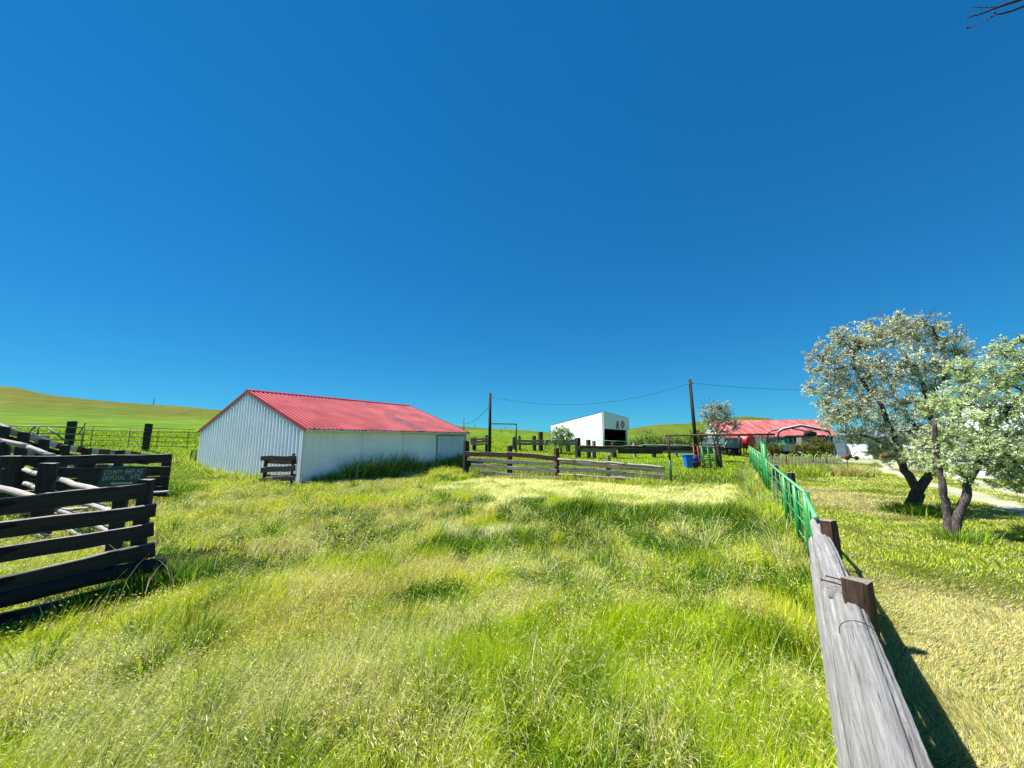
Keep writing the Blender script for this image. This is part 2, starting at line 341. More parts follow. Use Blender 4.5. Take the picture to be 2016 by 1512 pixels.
def npmesh(name, vs, polys, mat, cols=None, org=(0, 0, 0), smooth=False):
    """polys: list of (k x n) index arrays"""
    me = bpy.data.meshes.new(name); me.vertices.add(len(vs)); me.vertices.foreach_set('co', np.ascontiguousarray(vs - np.array(org), dtype=np.float32).ravel())
    nl = sum(p.size for p in polys); nf = sum(len(p) for p in polys); me.loops.add(nl); me.loops.foreach_set('vertex_index', np.concatenate([p.ravel() for p in polys]).astype(np.int32))
    me.polygons.add(nf); tot = np.concatenate([np.full(len(p), p.shape[1]) for p in polys]); st = np.concatenate([[0], np.cumsum(tot)[:-1]])
    me.polygons.foreach_set('loop_start', st.astype(np.int32)); me.polygons.foreach_set('loop_total', tot.astype(np.int32))
    if smooth: me.polygons.foreach_set('use_smooth', np.ones(nf, bool))
    me.update(calc_edges=True)
    if cols is not None:
        a = me.color_attributes.new('Col', 'FLOAT_COLOR', 'POINT'); a.data.foreach_set('color', np.column_stack([cols, np.ones(len(cols))]).astype(np.float32).ravel())
    me.materials.append(mat); o = bpy.data.objects.new(name, me); COL.objects.link(o); o.location = org; return o
m, t, b, o = newmat('field ground'); a = t.nodes.new('ShaderNodeAttribute'); a.attribute_name = 'Col'
g1 = noise(t, 6, 6, .75); g2 = noise(t, .35, 6, .7, (1, .45, 1)); g3 = noise(t, .045, 5, .65, (1, .5, 1)); g4 = noise(t, 60, 4, .7)
c = mixc(t, ramp(t, g1, [(.3, (.5, .5, .5)), (.7, (.95, .95, .95))]), (0, 0, 0), a.outputs['Color'])
c = mixc(t, 1.0, c, ramp(t, g2, [(.35, (.48, .55, .4)), (.62, (1.0, 1.0, 1.0))]), 'MULTIPLY'); c = mixc(t, 1.0, c, ramp(t, g3, [(.35, (.6, .72, .5)), (.65, (1.0, .97, 1.0))]), 'MULTIPLY')
c = mixc(t, ramp(t, g4, [(.45, (0, 0, 0)), (.75, (.12, .12, .12))]), c, (.5, .5, .2))
t.links.new(c, b.inputs['Base Color']); b.inputs['Roughness'].default_value = .95; b.inputs['Specular IOR Level'].default_value = .1
bump(t, b, g1, .8, .06); M['ground'] = m
go = npmesh('ground', vs, [quads, tris], M['ground'], ground_color(vs[:, 0], vs[:, 1]), smooth=True); tag(go, kind='structure')

# ------------------------------------------------------------------ footprints that carry no grass
ua = R(33); U = Vector((math.sin(ua), math.cos(ua), 0)); V = Vector((-U.y, U.x, 0))
SC = Vector((-9.64, 17.79, 0)); SL, SW, SE, SR = 11.55, 12.0, 2.62, 4.72
SHED = [tuple(q[:2]) for q in (SC, SC + U * SL, SC + U * SL + V * SW, SC + V * SW)]

# ------------------------------------------------------------------ grass
def blades(name, x, y, h, wd, lean, laz, col, segs=2, base=None, droop=.5, mat='grass'):
    n = len(x); z0 = gz(x, y) - .01 if base is None else base
    yaw = rng.uniform(0, 2 * np.pi, n); wx, wy = np.cos(yaw) * wd / 2, np.sin(yaw) * wd / 2; lx, ly = np.cos(laz), np.sin(laz)
    V_ = np.zeros((n, 2 * segs + 1, 3)); 
    for s in range(segs + 1):
        f = s / segs; off = lean * h * (f ** 1.7); zz = h * f * np.sqrt(np.clip(1 - (lean * f ** droop) ** 2 * .75, .05, 1))
        wsc = (1 - f ** 1.5) if s else .8
        if s < segs:
            V_[:, 2 * s] = np.column_stack([x + lx * off - wx * wsc, y + ly * off - wy * wsc, z0 + zz]); V_[:, 2 * s + 1] = np.column_stack([x + lx * off + wx * wsc, y + ly * off + wy * wsc, z0 + zz])
        else: V_[:, 2 * s] = np.column_stack([x + lx * off, y + ly * off, z0 + zz])
    k = 2 * segs + 1; b = (np.arange(n) * k)[:, None]
    qs = np.concatenate([b + np.array([[2 * s, 2 * s + 1, 2 * s + 3, 2 * s + 2]]) for s in range(segs - 1)]) if segs > 1 else np.zeros((0, 4), int)
    ts = b + np.array([[2 * segs - 2, 2 * segs - 1, 2 * segs]])
    return V_.reshape(-1, 3), qs, ts, np.repeat(col, k, 0), V_[:, 2 * segs], np.column_stack([lx, ly])
def heads(tips, laz, L, W, col):
    """nodding seed heads: two crossed slim diamonds hanging from each stalk tip"""
    n = len(tips); dx = np.column_stack([np.cos(laz) * .75, np.sin(laz) * .75, np.full(n, -.35)]) + rng.normal(0, .25, (n, 3)); dx /= np.linalg.norm(dx, axis=1)[:, None]
    sd_ = np.cross(dx, rng.normal(0, 1, (n, 3))); sd_ /= np.linalg.norm(sd_, axis=1)[:, None]; s2 = np.cross(dx, sd_); vv = []
    for s_ in (sd_, s2): vv += [tips, tips + dx * L[:, None] * .4 + s_ * W[:, None], tips + dx * L[:, None], tips + dx * L[:, None] * .4 - s_ * W[:, None]]
    Vh = np.stack(vv, 1).reshape(-1, 3); b = (np.arange(n) * 8)[:, None]; q = np.concatenate([b + np.array([[0, 1, 2, 3]]), b + np.array([[4, 5, 6, 7]])]); return Vh, q, np.repeat(col, 8, 0)
def sample(n0, rmin, rmax, p, thmin=-62, thmax=62):
    """points in a fan about the viewpoint, density ~ r^-p"""
    u = rng.random(n0); e = 2 - p
    r = (rmin ** e + u * (rmax ** e - rmin ** e)) ** (1 / e) if abs(e) > 1e-6 else rmin * (rmax / rmin) ** u
    th = np.radians(rng.uniform(thmin, thmax, n0)); return r * np.sin(th), r * np.cos(th), r
def cat(parts, name, mat, label, category):
    off = 0; VV = []; Q = []; T = []; C = []
    for v, q, t_, c in parts:
        VV.append(v); C.append(c)
        if len(q): Q.append(q + off)
        if len(t_): T.append(t_ + off)
        off += len(v)
    pol = ([np.concatenate(Q)] if Q else []) + ([np.concatenate(T)] if T else [])
    o = npmesh(name, np.concatenate(VV), pol, M[mat], np.concatenate(C)); tag(o, label, category, kind='stuff'); return o
G_BR = np.array([.42, .60, .008]); G_DK = np.array([.07, .20, .006]); G_YE = np.array([.72, .78, .04]); G_ST = np.array([.80, .64, .24]); G_PA = np.array([.90, .88, .42]); G_BL = np.array([.26, .46, .09])
def pick(w_):                                  # random palette choice with per-point weights
    w_ = np.clip(w_, 0, None); w_ = w_ / w_.sum(1, keepdims=True); cs = np.cumsum(w_, 1); u = rng.random(len(w_))[:, None]; k = np.minimum((u > cs).sum(1), w_.shape[1] - 1)
    pal = np.array([G_BR, G_DK, G_YE, G_ST, G_PA, G_BL]); return np.minimum(pal[k] * rng.uniform(.42, 1.28, (len(w_), 1)), .92)
def field_mask(x, y): return (x < fline_x(y) - .05) & ~inpoly(x, y, SHED) & ~inpoly(x, y, MOWN)
FENX = Vector((-2.7, 22.7, 0)); FENE = Vector((7.2, 18.1, 0))
def beyondAB(x, y): return (y > 22.7 + (x + 2.7) * (18.1 - 22.7) / 9.9) & (x > -3)
PATCH = [  # px, py, radius across, radius along, kind, strength
 (1080, 1022, 1.3, .8, 'dk', 1), (1400, 1045, 1.2, 1.3, 'dk', 1), (1330, 1085, .7, .8, 'dk', .8), (950, 1075, .9, .7, 'dk', .8), (1060, 1018, .5, .5, 'dk', 1), (1190, 1028, 1.0, .6, 'dk', .7), (700, 1020, 1.0, .8, 'dk', .6), (840, 1195, .35, .3, 'dk', 1), (430, 1120, .6, .5, 'dk', .5), (640, 1470, .35, .25, 'dk', 1), (250, 1400, .5, .35, 'dk', .9), (1500, 1290, .5, .5, 'dk', .5), (60, 1440, .5, .4, 'dk', .8), (1590, 1180, .4, .7, 'dk', .5),
 (1240, 1260, 1.0, 1.1, 'br', 1.3), (1450, 1440, .7, .5, 'br', 1.2), (950, 1330, .8, .6, 'br', 1), (1150, 1120, 1.3, .8, 'br', 1), (700, 1090, 1.2, .7, 'br', .7), (380, 1060, 1.0, 1.0, 'br', .8), (1300, 1180, .9, .6, 'br', 1), (1000, 1440, .5, .4, 'br', .8), (500, 1150, .6, .5, 'br', .6),
 (640, 1190, 1.0, .7, 'st', .7), (520, 1260, .9, .5, 'st', .5), (880, 1130, .7, .5, 'st', .8), (940, 1055, .8, .5, 'pa', 1.4), (1530, 1080, .5, 1.6, 'st', .8), (780, 1010, 1.0, .6, 'st', .7), (450, 1000, 1.6, 1.2, 'st', .6), (330, 1015, 1.0, 1.0, 'st', .5), (800, 1400, .6, .3, 'st', .6),
 (150, 1330, 1.0, .5, 'pa', 1.1), (330, 1470, .7, .4, 'pa', 1.0), (560, 1420, .6, .4, 'pa', .8), (120, 1480, .5, .3, 'pa', .7), (1010, 1120, .6, .4, 'pa', 1.1), (900, 1240, .3, .2, 'pa', .9), (1120, 1330, .3, .3, 'pa', .5), (560, 1080, .8, .5, 'pa', .7), (760, 1290, .5, .3, 'pa', .6), (1590, 1400, .4, .4, 'pa', .5), (980, 1200, .4, .25, 'pa', .8)]
def patches(x, y):
    o_ = {k_: np.zeros(len(x)) for k_ in ('dk', 'br', 'st', 'pa')}; wx = (vn(x, y, .45, 101) - .5) * .9 + (vn(x, y, .18, 103) - .5) * .35; wy = (vn(x, y, .5, 102) - .5) * .9
    for px, py, ra, rl, kd, st in PATCH:
        c = G(px, py); d2 = ((x - c.x + wx) / ra) ** 2 + ((y - c.y + wy) / rl) ** 2; o_[kd] = np.maximum(o_[kd], st * np.clip(1.7 - d2, 0, 1))
    return o_
def tallness(x, y):
    """0.25..1.2: patches of short and rank grass"""
    t_ = .35 + .75 * vn(x, y, 1.6, 31) * (.5 + vn(x, y, .55, 32)); return t_
parts = []
for (n0, r0, r1, p, segs) in ((330000, 1.0, 6.5, 1.1, 3), (520000, 6.0, 24, 1.35, 2)):
    x, y, r = sample(n0, r0, r1, p, -64, 64); k = field_mask(x, y) & ~((beyondAB(x, y)) & (r > 17)); x, y, r = x[k], y[k], r[k]; n0_ = len(x); kk = rng.random(n0_) < np.clip(.12 + 1.7 * vn(x, y, .20, 48) * vn(x, y, .6, 49) * 1.6, 0, 1); x, y, r = x[kk], y[kk], r[kk]; n = len(x)
    T_ = tallness(x, y) * (.55 + .9 * vn(x, y, .8, 33) ** 1.5) + .1; pa = vn(x, y, 2.6, 41); pb = vn(x, y, 1.1, 42); pc = vn(x, y, 4.5, 43)
    leftness = np.clip((-x - 1.0) / 6, 0, 1)
    straw = np.clip((pa * .6 + vn(x, y, .7, 46) * .4 - .50) * 6, 0, 1); dark = np.clip((pb * .6 + vn(x, y, .45, 47) * .4 - .53) * 8, 0, 1); bright = np.clip((pc - .35) * 3, 0, 1) * (1 - .5 * leftness)
    # rank dark green stand in front of the mown strip
    stand = np.clip(1.2 - np.abs((y - 10.7) / 1.2), 0, 1) * np.clip((x + .6) / 1.0, 0, 1) * np.clip((fline_x(y) - .6 - x) / .8, 0, 1) * (vn(x, y, 1.0, 44) > .32)
    h = (.11 + .24 * T_) * rng.uniform(.55, 1.25, n) * (1 + .3 * stand) * (1 - .25 * straw)
    near_fence = np.clip(1 - np.abs(x - fline_x(y)) / .5, 0, 1); h *= 1 + .5 * near_fence * (y > 5)
    shedside = np.clip(1 - ((x - SC.x) * U.y - (y - SC.y) * U.x) / .8, 0, 1) * ((x - SC.x) * U.x + (y - SC.y) * U.y > -.3); h *= 1 + .8 * np.clip(shedside, 0, 1) * (r > 14)
    pt = patches(x, y); dark = np.clip(dark * .8 + pt['dk'] - pt['pa'] * .5, 0, 1.3); straw = np.clip(straw * .8 + pt['st'] - pt['dk'], 0, 1.2); pale = np.clip(pt['pa'] + leftness * .3 * (vn(x, y, 1.2, 104) > .45), 0, 1.3); bright = np.clip(bright * .7 + pt['br'], 0, 1.6)
    h *= (1 + .4 * pt['dk'] * (r > 7)) * (1 - .25 * pt['st'])
    wv_ = np.stack([.25 + 2.6 * bright, .06 + 5.0 * dark + 3.0 * stand + 2.5 * shedside * (r > 14), .9 + 1.3 * leftness + .5 * bright, .03 + 2.0 * straw, .03 + 3.2 * pale + .7 * straw, .10 + .8 * stand + .6 * dark], 1) ** 1.6
    col = pick(wv_)
    h *= np.where((x < -4.0) & (dseg(x, y, [(-9.4, .4), (-5.4, 6.5)]) < 1.1), .28, 1) * (1 - .35 * dark * (1 - stand))
    az = np.radians(25) + (vn(x, y, 1.3, 51) - .5) * 3.6 + (vn(x, y, .35, 53) - .5) * 3.0 + rng.normal(0, .85, n); lean = np.clip(.28 + .55 * vn(x, y, .9, 52) + rng.normal(0, .15, n), .03, .95) * (1 - .5 * stand)
    wd = np.maximum(.0042, .00125 * r) * rng.uniform(.7, 1.4, n)
    v_, q_, t_, c_, tip, la = blades('g', x, y, h, wd, lean, az, col, segs); parts.append((v_, q_, t_, c_))
    s = rng.random(n) < (.06 + .12 * leftness + .2 * straw + .45 * pale) * (1 - .6 * stand); tp = tip[s]; L = rng.uniform(.02, .045, s.sum()) * (1 + r[s] * .03)
    hc = pick(np.tile([.15, .0, .9, .5, 1.5, .1], (s.sum(), 1))); vh, qh, ch = heads(tp, az[s], L, np.maximum(.0022, r[s] * .0007), hc); parts.append((vh, qh, np.zeros((0, 3), int), ch))
nt_ = 760; tx, ty, tr = sample(nt_, 1.5, 19, 1.15, -60, 58); k = field_mask(tx, ty) & ~(beyondAB(tx, ty)) & (dseg(tx, ty, [(-9.4, .4), (-5.4, 6.5)]) > 1.2); tx, ty, tr = tx[k], ty[k], tr[k]
for i_ in range(len(tx)):          # bunch grass tussocks
    n = int(170 if tr[i_] < 6 else 90); kind_ = rng.random(); R_t = rng.uniform(.10, .30); rx = rng.normal(0, R_t * .45, n); ry = rng.normal(0, R_t * .45, n); az = np.arctan2(ry, rx) * .7 + rng.normal(.2, .6, n)
    wt = [.5, 2.2, .3, .05, .2, .8] if kind_ < .42 else ([.6, .1, 1.0, 1.0, 1.8, .2] if kind_ < .75 else [2.0, .5, .8, .05, .3, .3]); hh_ = rng.uniform(.26, .5) * (1 if kind_ < .42 else .9)
    cT = pick(np.tile(wt, (n, 1))); lT = np.clip(np.hypot(rx, ry) / R_t * .9 + rng.normal(.12, .15, n), .05, 1.0)
    v_, q_, t_, c_, tip, la = blades('g', tx[i_] + rx, ty[i_] + ry, hh_ * rng.uniform(.5, 1.1, n), np.maximum(.0045, .0013 * tr[i_]) * rng.uniform(.7, 1.3, n), lT, az, cT, 3); parts.append((v_, q_, t_, c_))
    if kind_ > .42: vh, qh, ch = heads(tip, az, rng.uniform(.03, .06, n), np.full(n, max(.0025, tr[i_] * .0007)), pick(np.tile([.1, 0, .8, .6, 1.8, 0], (n, 1)))); parts.append((vh, qh, np.zeros((0, 3), int), ch))
cat(parts, 'tall_grass', 'grass', 'tall rank green and straw coloured grass filling the paddock', 'grass')
parts = []                                    # mown strip: pale clippings lying almost flat
x, y, r = sample(150000, 9, 22, .6, -35, 36); k = inpoly(x, y, MOWN) | (inpoly(x + rng.normal(0, .25, len(x)), y + rng.normal(0, .25, len(x)), MOWN) & field_mask(x, y)); x, y, r = x[k], y[k], r[k]; n = len(x)
g_ = np.clip((vn(x, y, .8, 61) - .55) * 5, 0, 1)
v_, q_, t_, c_, tip, la = blades('g', x, y, rng.uniform(.08, .2, n), np.maximum(.006, .0012 * r) * rng.uniform(.8, 1.6, n), rng.uniform(.75, 1.0, n) * (1 - .5 * g_), rng.normal(0, .5, n) + np.pi * (rng.random(n) > .5), pick(np.stack([.15 + 1.2 * g_, .0 + .2 * g_, .7 + 0 * x, .5 + 0 * x, 2.8 - g_, .05 + 0 * x], 1)) * 1.12, 2); parts.append((v_, q_, t_, c_))
cat(parts, 'cut_grass', 'grass', 'pale straw clippings lying flat on the mown strip before the timber fence', 'mown grass')
parts = []                                    # lawn
for (n0, r0, r1, p, segs) in ((330000, 1.6, 8, .9, 2), (280000, 7.5, 34, 1.2, 2)):
    x, y, r = sample(n0, r0, r1, p, 18, 64); k = (x > fline_x(y) + .03) & (gravel(x, y) < rng.random(len(x)) * .6 + .15); x, y, r = x[k], y[k], r[k]; n = len(x)
    ls = lawn_straw(x, y); pa = vn(x, y, 1.0, 71); pb = vn(x, y, .45, 72); pc = vn(x, y, 3, 73)
    fence_green = np.clip(.75 - np.abs(x - fline_x(y)) * 1.0, 0, 1)  # greener blades close to the fence line
    col = .95 * pick(np.stack([.9 + .5 * pb - .9 * ls + 1.5 * fence_green, .45 + .8 * (pb > .6) * (1 - .7 * ls) + 0 * x, 1.4 - .9 * ls, .15 + .8 * (pa > .6) + 2.2 * ls, .35 + 1.0 * ls + .5 * (pc > .6), .12 + 0 * x], 1)) * np.where(ls > .5, .9, 1)[:, None]
    h = rng.uniform(.03, .08, n) * (.7 + .6 * pb); lean = rng.uniform(.3, .95, n); az = (vn(x, y, .8, 75) - .5) * 5 + rng.normal(0, .6, n)
    v_, q_, t_, c_, tip, la = blades('g', x, y, h, np.maximum(.0032, .0011 * r) * rng.uniform(.7, 1.4, n), np.where(ls > .5, np.clip(lean + .25, 0, 1), lean), az, col, segs); parts.append((v_, q_, t_, c_))
cat(parts, 'lawn_grass', 'grass', 'short mown yellow green lawn with dry clippings right of the fence line', 'lawn')
parts = []                                    # pasture beyond the fences
x, y, r = sample(260000, 16, 90, 1.0, -58, 45); k = (field_mask(x, y) | (y > 40)) & (beyondAB(x, y) | (r > 23.5)) & ~inpoly(x, y, SHED) & (gravel(x, y) < .2); x, y, r = x[k], y[k], r[k]; n = len(x)
pb = vn(x, y, 2.5, 81)
v_, q_, t_, c_, tip, la = blades('g', x, y, rng.uniform(.05, .16, n) * (1 + .008 * r), .0012 * r * rng.uniform(.7, 1.4, n), rng.uniform(.1, .9, n), rng.normal(.5, 1, n), pick(np.stack([1.6 + 0 * x, .5 + 1.0 * (pb > .6), .7 + .6 * (pb < .35), .04 + 0 * x, .10 + 0 * x, .2 + 0 * x], 1)) * .95, 1 + 1); parts.append((v_, q_, t_, c_))
cat(parts, 'pasture_grass', 'grass', 'bright green pasture grass growing beyond the timber fence up to the hills', 'grass')

def weeds(name, label, spots, cat_='weeds', pal=(1, 1.4, .3, .1, .2, .6), hh=.5, n=500, wd=.014, leaf=True):
    parts = []
    for (cx, cy, rr, hs) in spots:
        rx = rng.normal(0, rr * .5, n); ry = rng.normal(0, rr * .5, n); x = cx + rx; y = cy + ry
        az = np.arctan2(ry, rx) + rng.normal(0, .5, n); col = pick(np.tile(pal, (n, 1))); d = np.hypot(cx, cy)
        v_, q_, t_, c_, tip, la = blades('w', x, y, hs * rng.uniform(.45, 1.1, n), np.maximum(wd, .0013 * d) * rng.uniform(.6, 1.3, n), rng.uniform(.15, .85, n), az, col, 3); parts.append((v_, q_, t_, c_))
    return cat(parts, name, 'grass', label, cat_)
t1b = G(1795, 1010); t2b = G(1870, 1058)
x, y, r_s = sample(1500, 1.6, 16, 1.2, -58, 50); k = field_mask(x, y) & ~beyondAB(x, y) & (vn(x, y, .9, 111) > .5); x, y, r_s = x[k], y[k], r_s[k]; n = len(x)
v_, q_, t_, c_, tip, la = blades('s', x, y, rng.uniform(.25, .6, n), np.maximum(.004, .0012 * r_s), rng.uniform(.4, 1.0, n), rng.normal(.4, 1.5, n), np.tile([.85, .76, .52], (n, 1)) * rng.uniform(.6, 1.05, (n, 1)), 3, base=gz(x, y) + rng.uniform(.02, .22, n), droop=.4)
cat([(v_, q_, t_, c_)], 'dead_stalks', 'grass', 'bleached dead stalks lying broken over the paddock grass', 'dry stalks')
weeds('grass_tuft', 'long dark green grass tuft around the base of the forked olive trunk', [(t1b.x, t1b.y, .6, .38), (t1b.x + .35, t1b.y - .3, .55, .36)], 'grass tuft', n=800, pal=(.5, 2.2, .2, 0, .1, .5))
weeds('grass_tuft', 'long green grass tuft at the foot of the two stemmed olive tree', [(t2b.x - .05, t2b.y - .15, .45, .34), (t2b.x + .25, t2b.y - .1, .4, .3)], 'grass tuft', n=420, pal=(1, .8, .3, .05, .3, 1))
fe = G(300, 1135)
weeds('weeds', 'dark leafy weeds crowding the end of the near plank fence', [(fe.x + .2, fe.y - .2, .5, .42), (fe.x - .1, fe.y - .8, .3, .25), (fe.x - .3, fe.y - 1.6, .3, .16), (fe.x + .6, fe.y - .1, .4, .4)], n=700, pal=(.25, 2.4, .1, .05, .1, .6), wd=.010)
bl = []
for px, py in ((640, 1470), (250, 1400), (560, 1330), (60, 1440), (880, 1395), (380, 1290), (1130, 1470), (700, 1180), (470, 1190), (1350, 1120), (1190, 1090), (800, 1050), (560, 1010), (1000, 1290), (120, 1300), (1480, 1200)):
    q = G(px, py); bl.append((q.x, q.y, random.uniform(.18, .34), random.uniform(.14, .26)))
weeds('broadleaf_weeds', 'low dark broadleaf weed clumps scattered between the paddock grasses', bl, n=170, pal=(.3, 2.2, .1, 0, .05, .9), wd=.016)
me_ = G(350, 975)
weeds('weeds', 'dark green weeds beside the right end of the sign fence', [(me_.x, me_.y, .7, .5), (me_.x - .4, me_.y + .4, .6, .55), (me_.x + .6, me_.y - .2, .6, .4)], n=500, pal=(1, 1.6, .3, .1, .1, .3))
sp_ = [];
for k in range(26):
    f = .06 + .9 * k / 25; q = SC + U * SL * f - V * random.uniform(.05, .45); sp_.append((q.x, q.y, .3, random.uniform(.6, 1.1) * (1.6 if .2 < f < .6 else .9)))
weeds('weeds', 'tall seeding weeds along the shaded long wall of the shed', sp_, n=210, pal=(.8, 1.8, .3, .25, .4, .8), wd=.012)
sp_ = []
for k in range(14):
    f = k / 13; q = SC + V * (.8 + SW * .95 * f) - U * random.uniform(.25, .8); sp_.append((q.x, q.y, .5, random.uniform(.3, .5)))
weeds('weeds', 'yellow green weeds heaped along the foot of the ribbed gable wall', sp_, n=260, pal=(1.2, .3, 1.2, .5, .6, .2))
sp_ = []
for k in range(24):
    f = k / 23; q = FENX.lerp(FENE, .3 + .7 * f); sp_.append((q.x + random.uniform(-.2, .3), q.y - random.uniform(.1, .7), .35, random.uniform(.2, .5)))
weeds('dry_weeds', 'dry straw coloured weeds tangled in the bottom rails of the timber fence', sp_, n=120, pal=(.5, .2, .8, 1.6, 1, .3))
sp_ = []
hA = G(1500, 935); hB = G(1662, 928)
for k in range(22):
    q = hA.lerp(hB, k / 21); sp_.append((q.x + random.uniform(-.3, .3), q.y + random.uniform(-2.0, .8), .8, random.uniform(.3, .6)))
weeds('long_grass', 'long unmown grass bank below the white hoop fence', sp_, n=380, pal=(1.3, .9, .9, .3, .3, .3))
q = G(1672, 938); weeds('dry_bush', 'dry greyish brown brush at the right end of the grass bank', [(q.x, q.y, .8, .9), (q.x + .4, q.y, .6, .6)], 'dead brush', pal=(.1, .2, .2, 2, 1.0, .3), n=500)
sp_ = [(FL[4][0] + (FL[6][0] - FL[4][0]) * f - .25 - random.random() * .4, FL[4][1] + (FL[6][1] - FL[4][1]) * f, .4, random.uniform(.35, .6)) for f in np.linspace(.02, .9, 40)]
weeds('weeds', 'pale green weeds growing up through the green pipe fence', sp_, n=200, pal=(1, .7, .8, .4, .8, .8))

# ------------------------------------------------------------------ sheet metal
def ribbed(mb, A0, A1, B0, B1, nrm, pitch=.3, rh=.025, rw=.05, m=0, mrib=None):
    """ribbed sheet: ribs run from line A0-A1 to line B0-B1"""
    A0, A1, B0, B1, nrm = map(Vector, (A0, A1, B0, B1, nrm)); L = (A1 - A0).length; n = max(1, round(L / pitch)); xs = [(0, 0)]
    for k in range(n):
        c = (k + .5) / n; hw = rw / 2 / L; xs += [(c - hw * 1.6, 0), (c - hw, 1), (c + hw, 1), (c + hw * 1.6, 0)]
    xs.append((1, 0)); v = []; f = []
    for s, hgt in xs:
        v.append(A0.lerp(A1, s) + nrm * rh * hgt); v.append(B0.lerp(B1, s) + nrm * rh * hgt)
    for k in range(len(xs) - 1): f.append((2 * k, 2 * k + 2, 2 * k + 3, 2 * k + 1))
    mb.add(v, f, m)
    if mrib is not None:
        for k in range(len(f)):
            if k % 4 in (1, 2): mb.m[len(mb.m) - len(f) + k] = mrib
def Zv(z): return Vector((0, 0, z))
# ---- big shed
shed = thing('shed', 'large white ribbed metal shed with bright red gable roof and sliding door', 'shed', SC)
c1, c2, c3, c0 = SC, SC + U * SL, SC + U * SL + V * SW, SC + V * SW; base = -.35
mb = MB(); h2 = SC + V * SW / 2
ribbed(mb, c0 + Zv(base), h2 + Zv(base), c0 + Zv(SE), h2 + Zv(SR - .03), -U, .33, .065, .07); ribbed(mb, h2 + Zv(base), c1 + Zv(base), h2 + Zv(SR - .03), c1 + Zv(SE), -U, .33, .065, .07)
mb.build('gable_wall', M['white_metal'], shed)
mb = MB(); ribbed(mb, c2 + Zv(base), h2 + U * SL + Zv(base), c2 + Zv(SE), h2 + U * SL + Zv(SR - .03), U, .33, .03); ribbed(mb, h2 + U * SL + Zv(base), c3 + Zv(base), h2 + U * SL + Zv(SR - .03), c3 + Zv(SE), U, .33, .03); mb.build('gable_wall', M['white_metal'], shed)
mb = MB(); ribbed(mb, c1 + Zv(base), c2 + Zv(base), c1 + Zv(SE), c2 + Zv(SE), -V, .33, .014, .03); mb.build('long_wall', M['white_metal'], shed)
mb = MB(); ribbed(mb, c0 + Zv(base), c3 + Zv(base), c0 + Zv(SE), c3 + Zv(SE), V, .33, .02); mb.build('long_wall', M['white_metal'], shed)
# roof
oh = .07; eo = .30; sl = (SR - SE) / (SW / 2); up1 = Vector((-V.x * sl, -V.y * sl, 1)).normalized(); up2 = Vector((V.x * sl, V.y * sl, 1)).normalized()
e0 = SC - U * oh - V * eo + Zv(SE + .06 - sl * eo); e1 = e0 + U * (SL + 2 * oh); r0_ = h2 - U * oh + Zv(SR + .06); r1_ = r0_ + U * (SL + 2 * oh)
f0 = c0 - U * oh + V * eo + Zv(SE + .06 - sl * eo); f1 = f0 + U * (SL + 2 * oh)
mb = MB(); M['rib'] = plain('roof rib with painted glare', (.44, .10, .11), .6, 0, .45, .6, spec=.15)  # glare on the rib crests, painted as a paler pink
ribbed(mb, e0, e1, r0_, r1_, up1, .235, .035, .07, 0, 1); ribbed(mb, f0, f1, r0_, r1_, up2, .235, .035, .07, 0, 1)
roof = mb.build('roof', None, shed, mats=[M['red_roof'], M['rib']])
mb = MB(); 
def rake(a, b, m_=None, hh=.17, th=.03, off=Vector()):
    mb.add([a + off, b + off, b + off + Zv(hh), a + off + Zv(hh), a + off - U * th, b + off - U * th, b + off - U * th + Zv(hh), a + off - U * th + Zv(hh)], [(0, 1, 2, 3), (7, 6, 5, 4), (0, 4, 5, 1), (3, 2, 6, 7), (0, 3, 7, 4), (1, 5, 6, 2)])
for a, b_, of in ((e0, r0_, 0), (f0, r0_, 0), (e1, r1_, .03), (f1, r1_, .03)): mb = MB(); rake(a - Zv(.12), b_ - Zv(.12), off=U * of); mb.build('rake_trim', M['red_trim'], shed)
mb = MB(); pw = .17
for s_, upn in ((-1, up1), (1, up2)):
    d_ = (V * s_ * 1.0 + Zv(-sl)).normalized(); a = r0_ - U * .03 + upn * .06; b_ = r1_ + U * .03 + upn * .06
    mb.quad(a + Zv(.02), b_ + Zv(.02), b_ + d_ * pw, a + d_ * pw); mb.quad(a + d_ * pw, b_ + d_ * pw, b_ + d_ * pw - upn * .05, a + d_ * pw - upn * .05)
mb.build('ridge_cap', M['red_trim'], shed)
mb = MB(); a = e0 - V * .06 - Zv(.08); b_ = e1 - V * .06 - Zv(.08)
prof = [(-.05, .05), (-.05, -.03), (-.02, -.06), (.04, -.06), (.06, -.04), (.06, .05), (.045, .05), (.045, -.03), (-.035, -.03), (-.035, .05)]
vv = [p + -V * q[0] + Zv(q[1]) for p in (a, b_) for q in prof]; K = len(prof); mb.add(vv, [(k, (k + 1) % K, K + (k + 1) % K, K + k) for k in range(K)] + [tuple(range(K)), tuple(range(2 * K - 1, K - 1, -1))]); mb.build('gutter', M['gutter'], shed)
for k in range(9):
    mb = MB(); q = SC + U * (SL * (.04 + .92 * k / 8)); mb.box(q - V * .14 + Zv(SE - .045), (.07, .26, .08), -ua); mb.build('rafter_end', M['brown_wood'], shed)
mb = MB(); q0 = c1.lerp(c2, .0); 
mb.box(c1 + Zv((SE + base) / 2) - U * .03 - V * .03, (.1, .1, SE - base), -ua); mb.build('corner_trim', M['white_door'], shed); mb = MB(); mb.box(c2 + Zv((SE + base) / 2) + U * .03 - V * .03, (.1, .1, SE - base), -ua); mb.build('corner_trim', M['white_door'], shed)
mb = MB()
for z in (.45, 1.25, 2.05):
    for k in range(34):
        q = SC + U * (SL * (k + .5) / 34) - V * .018 + Zv(z); mb.box(q, (.02, .02, .02), -ua)
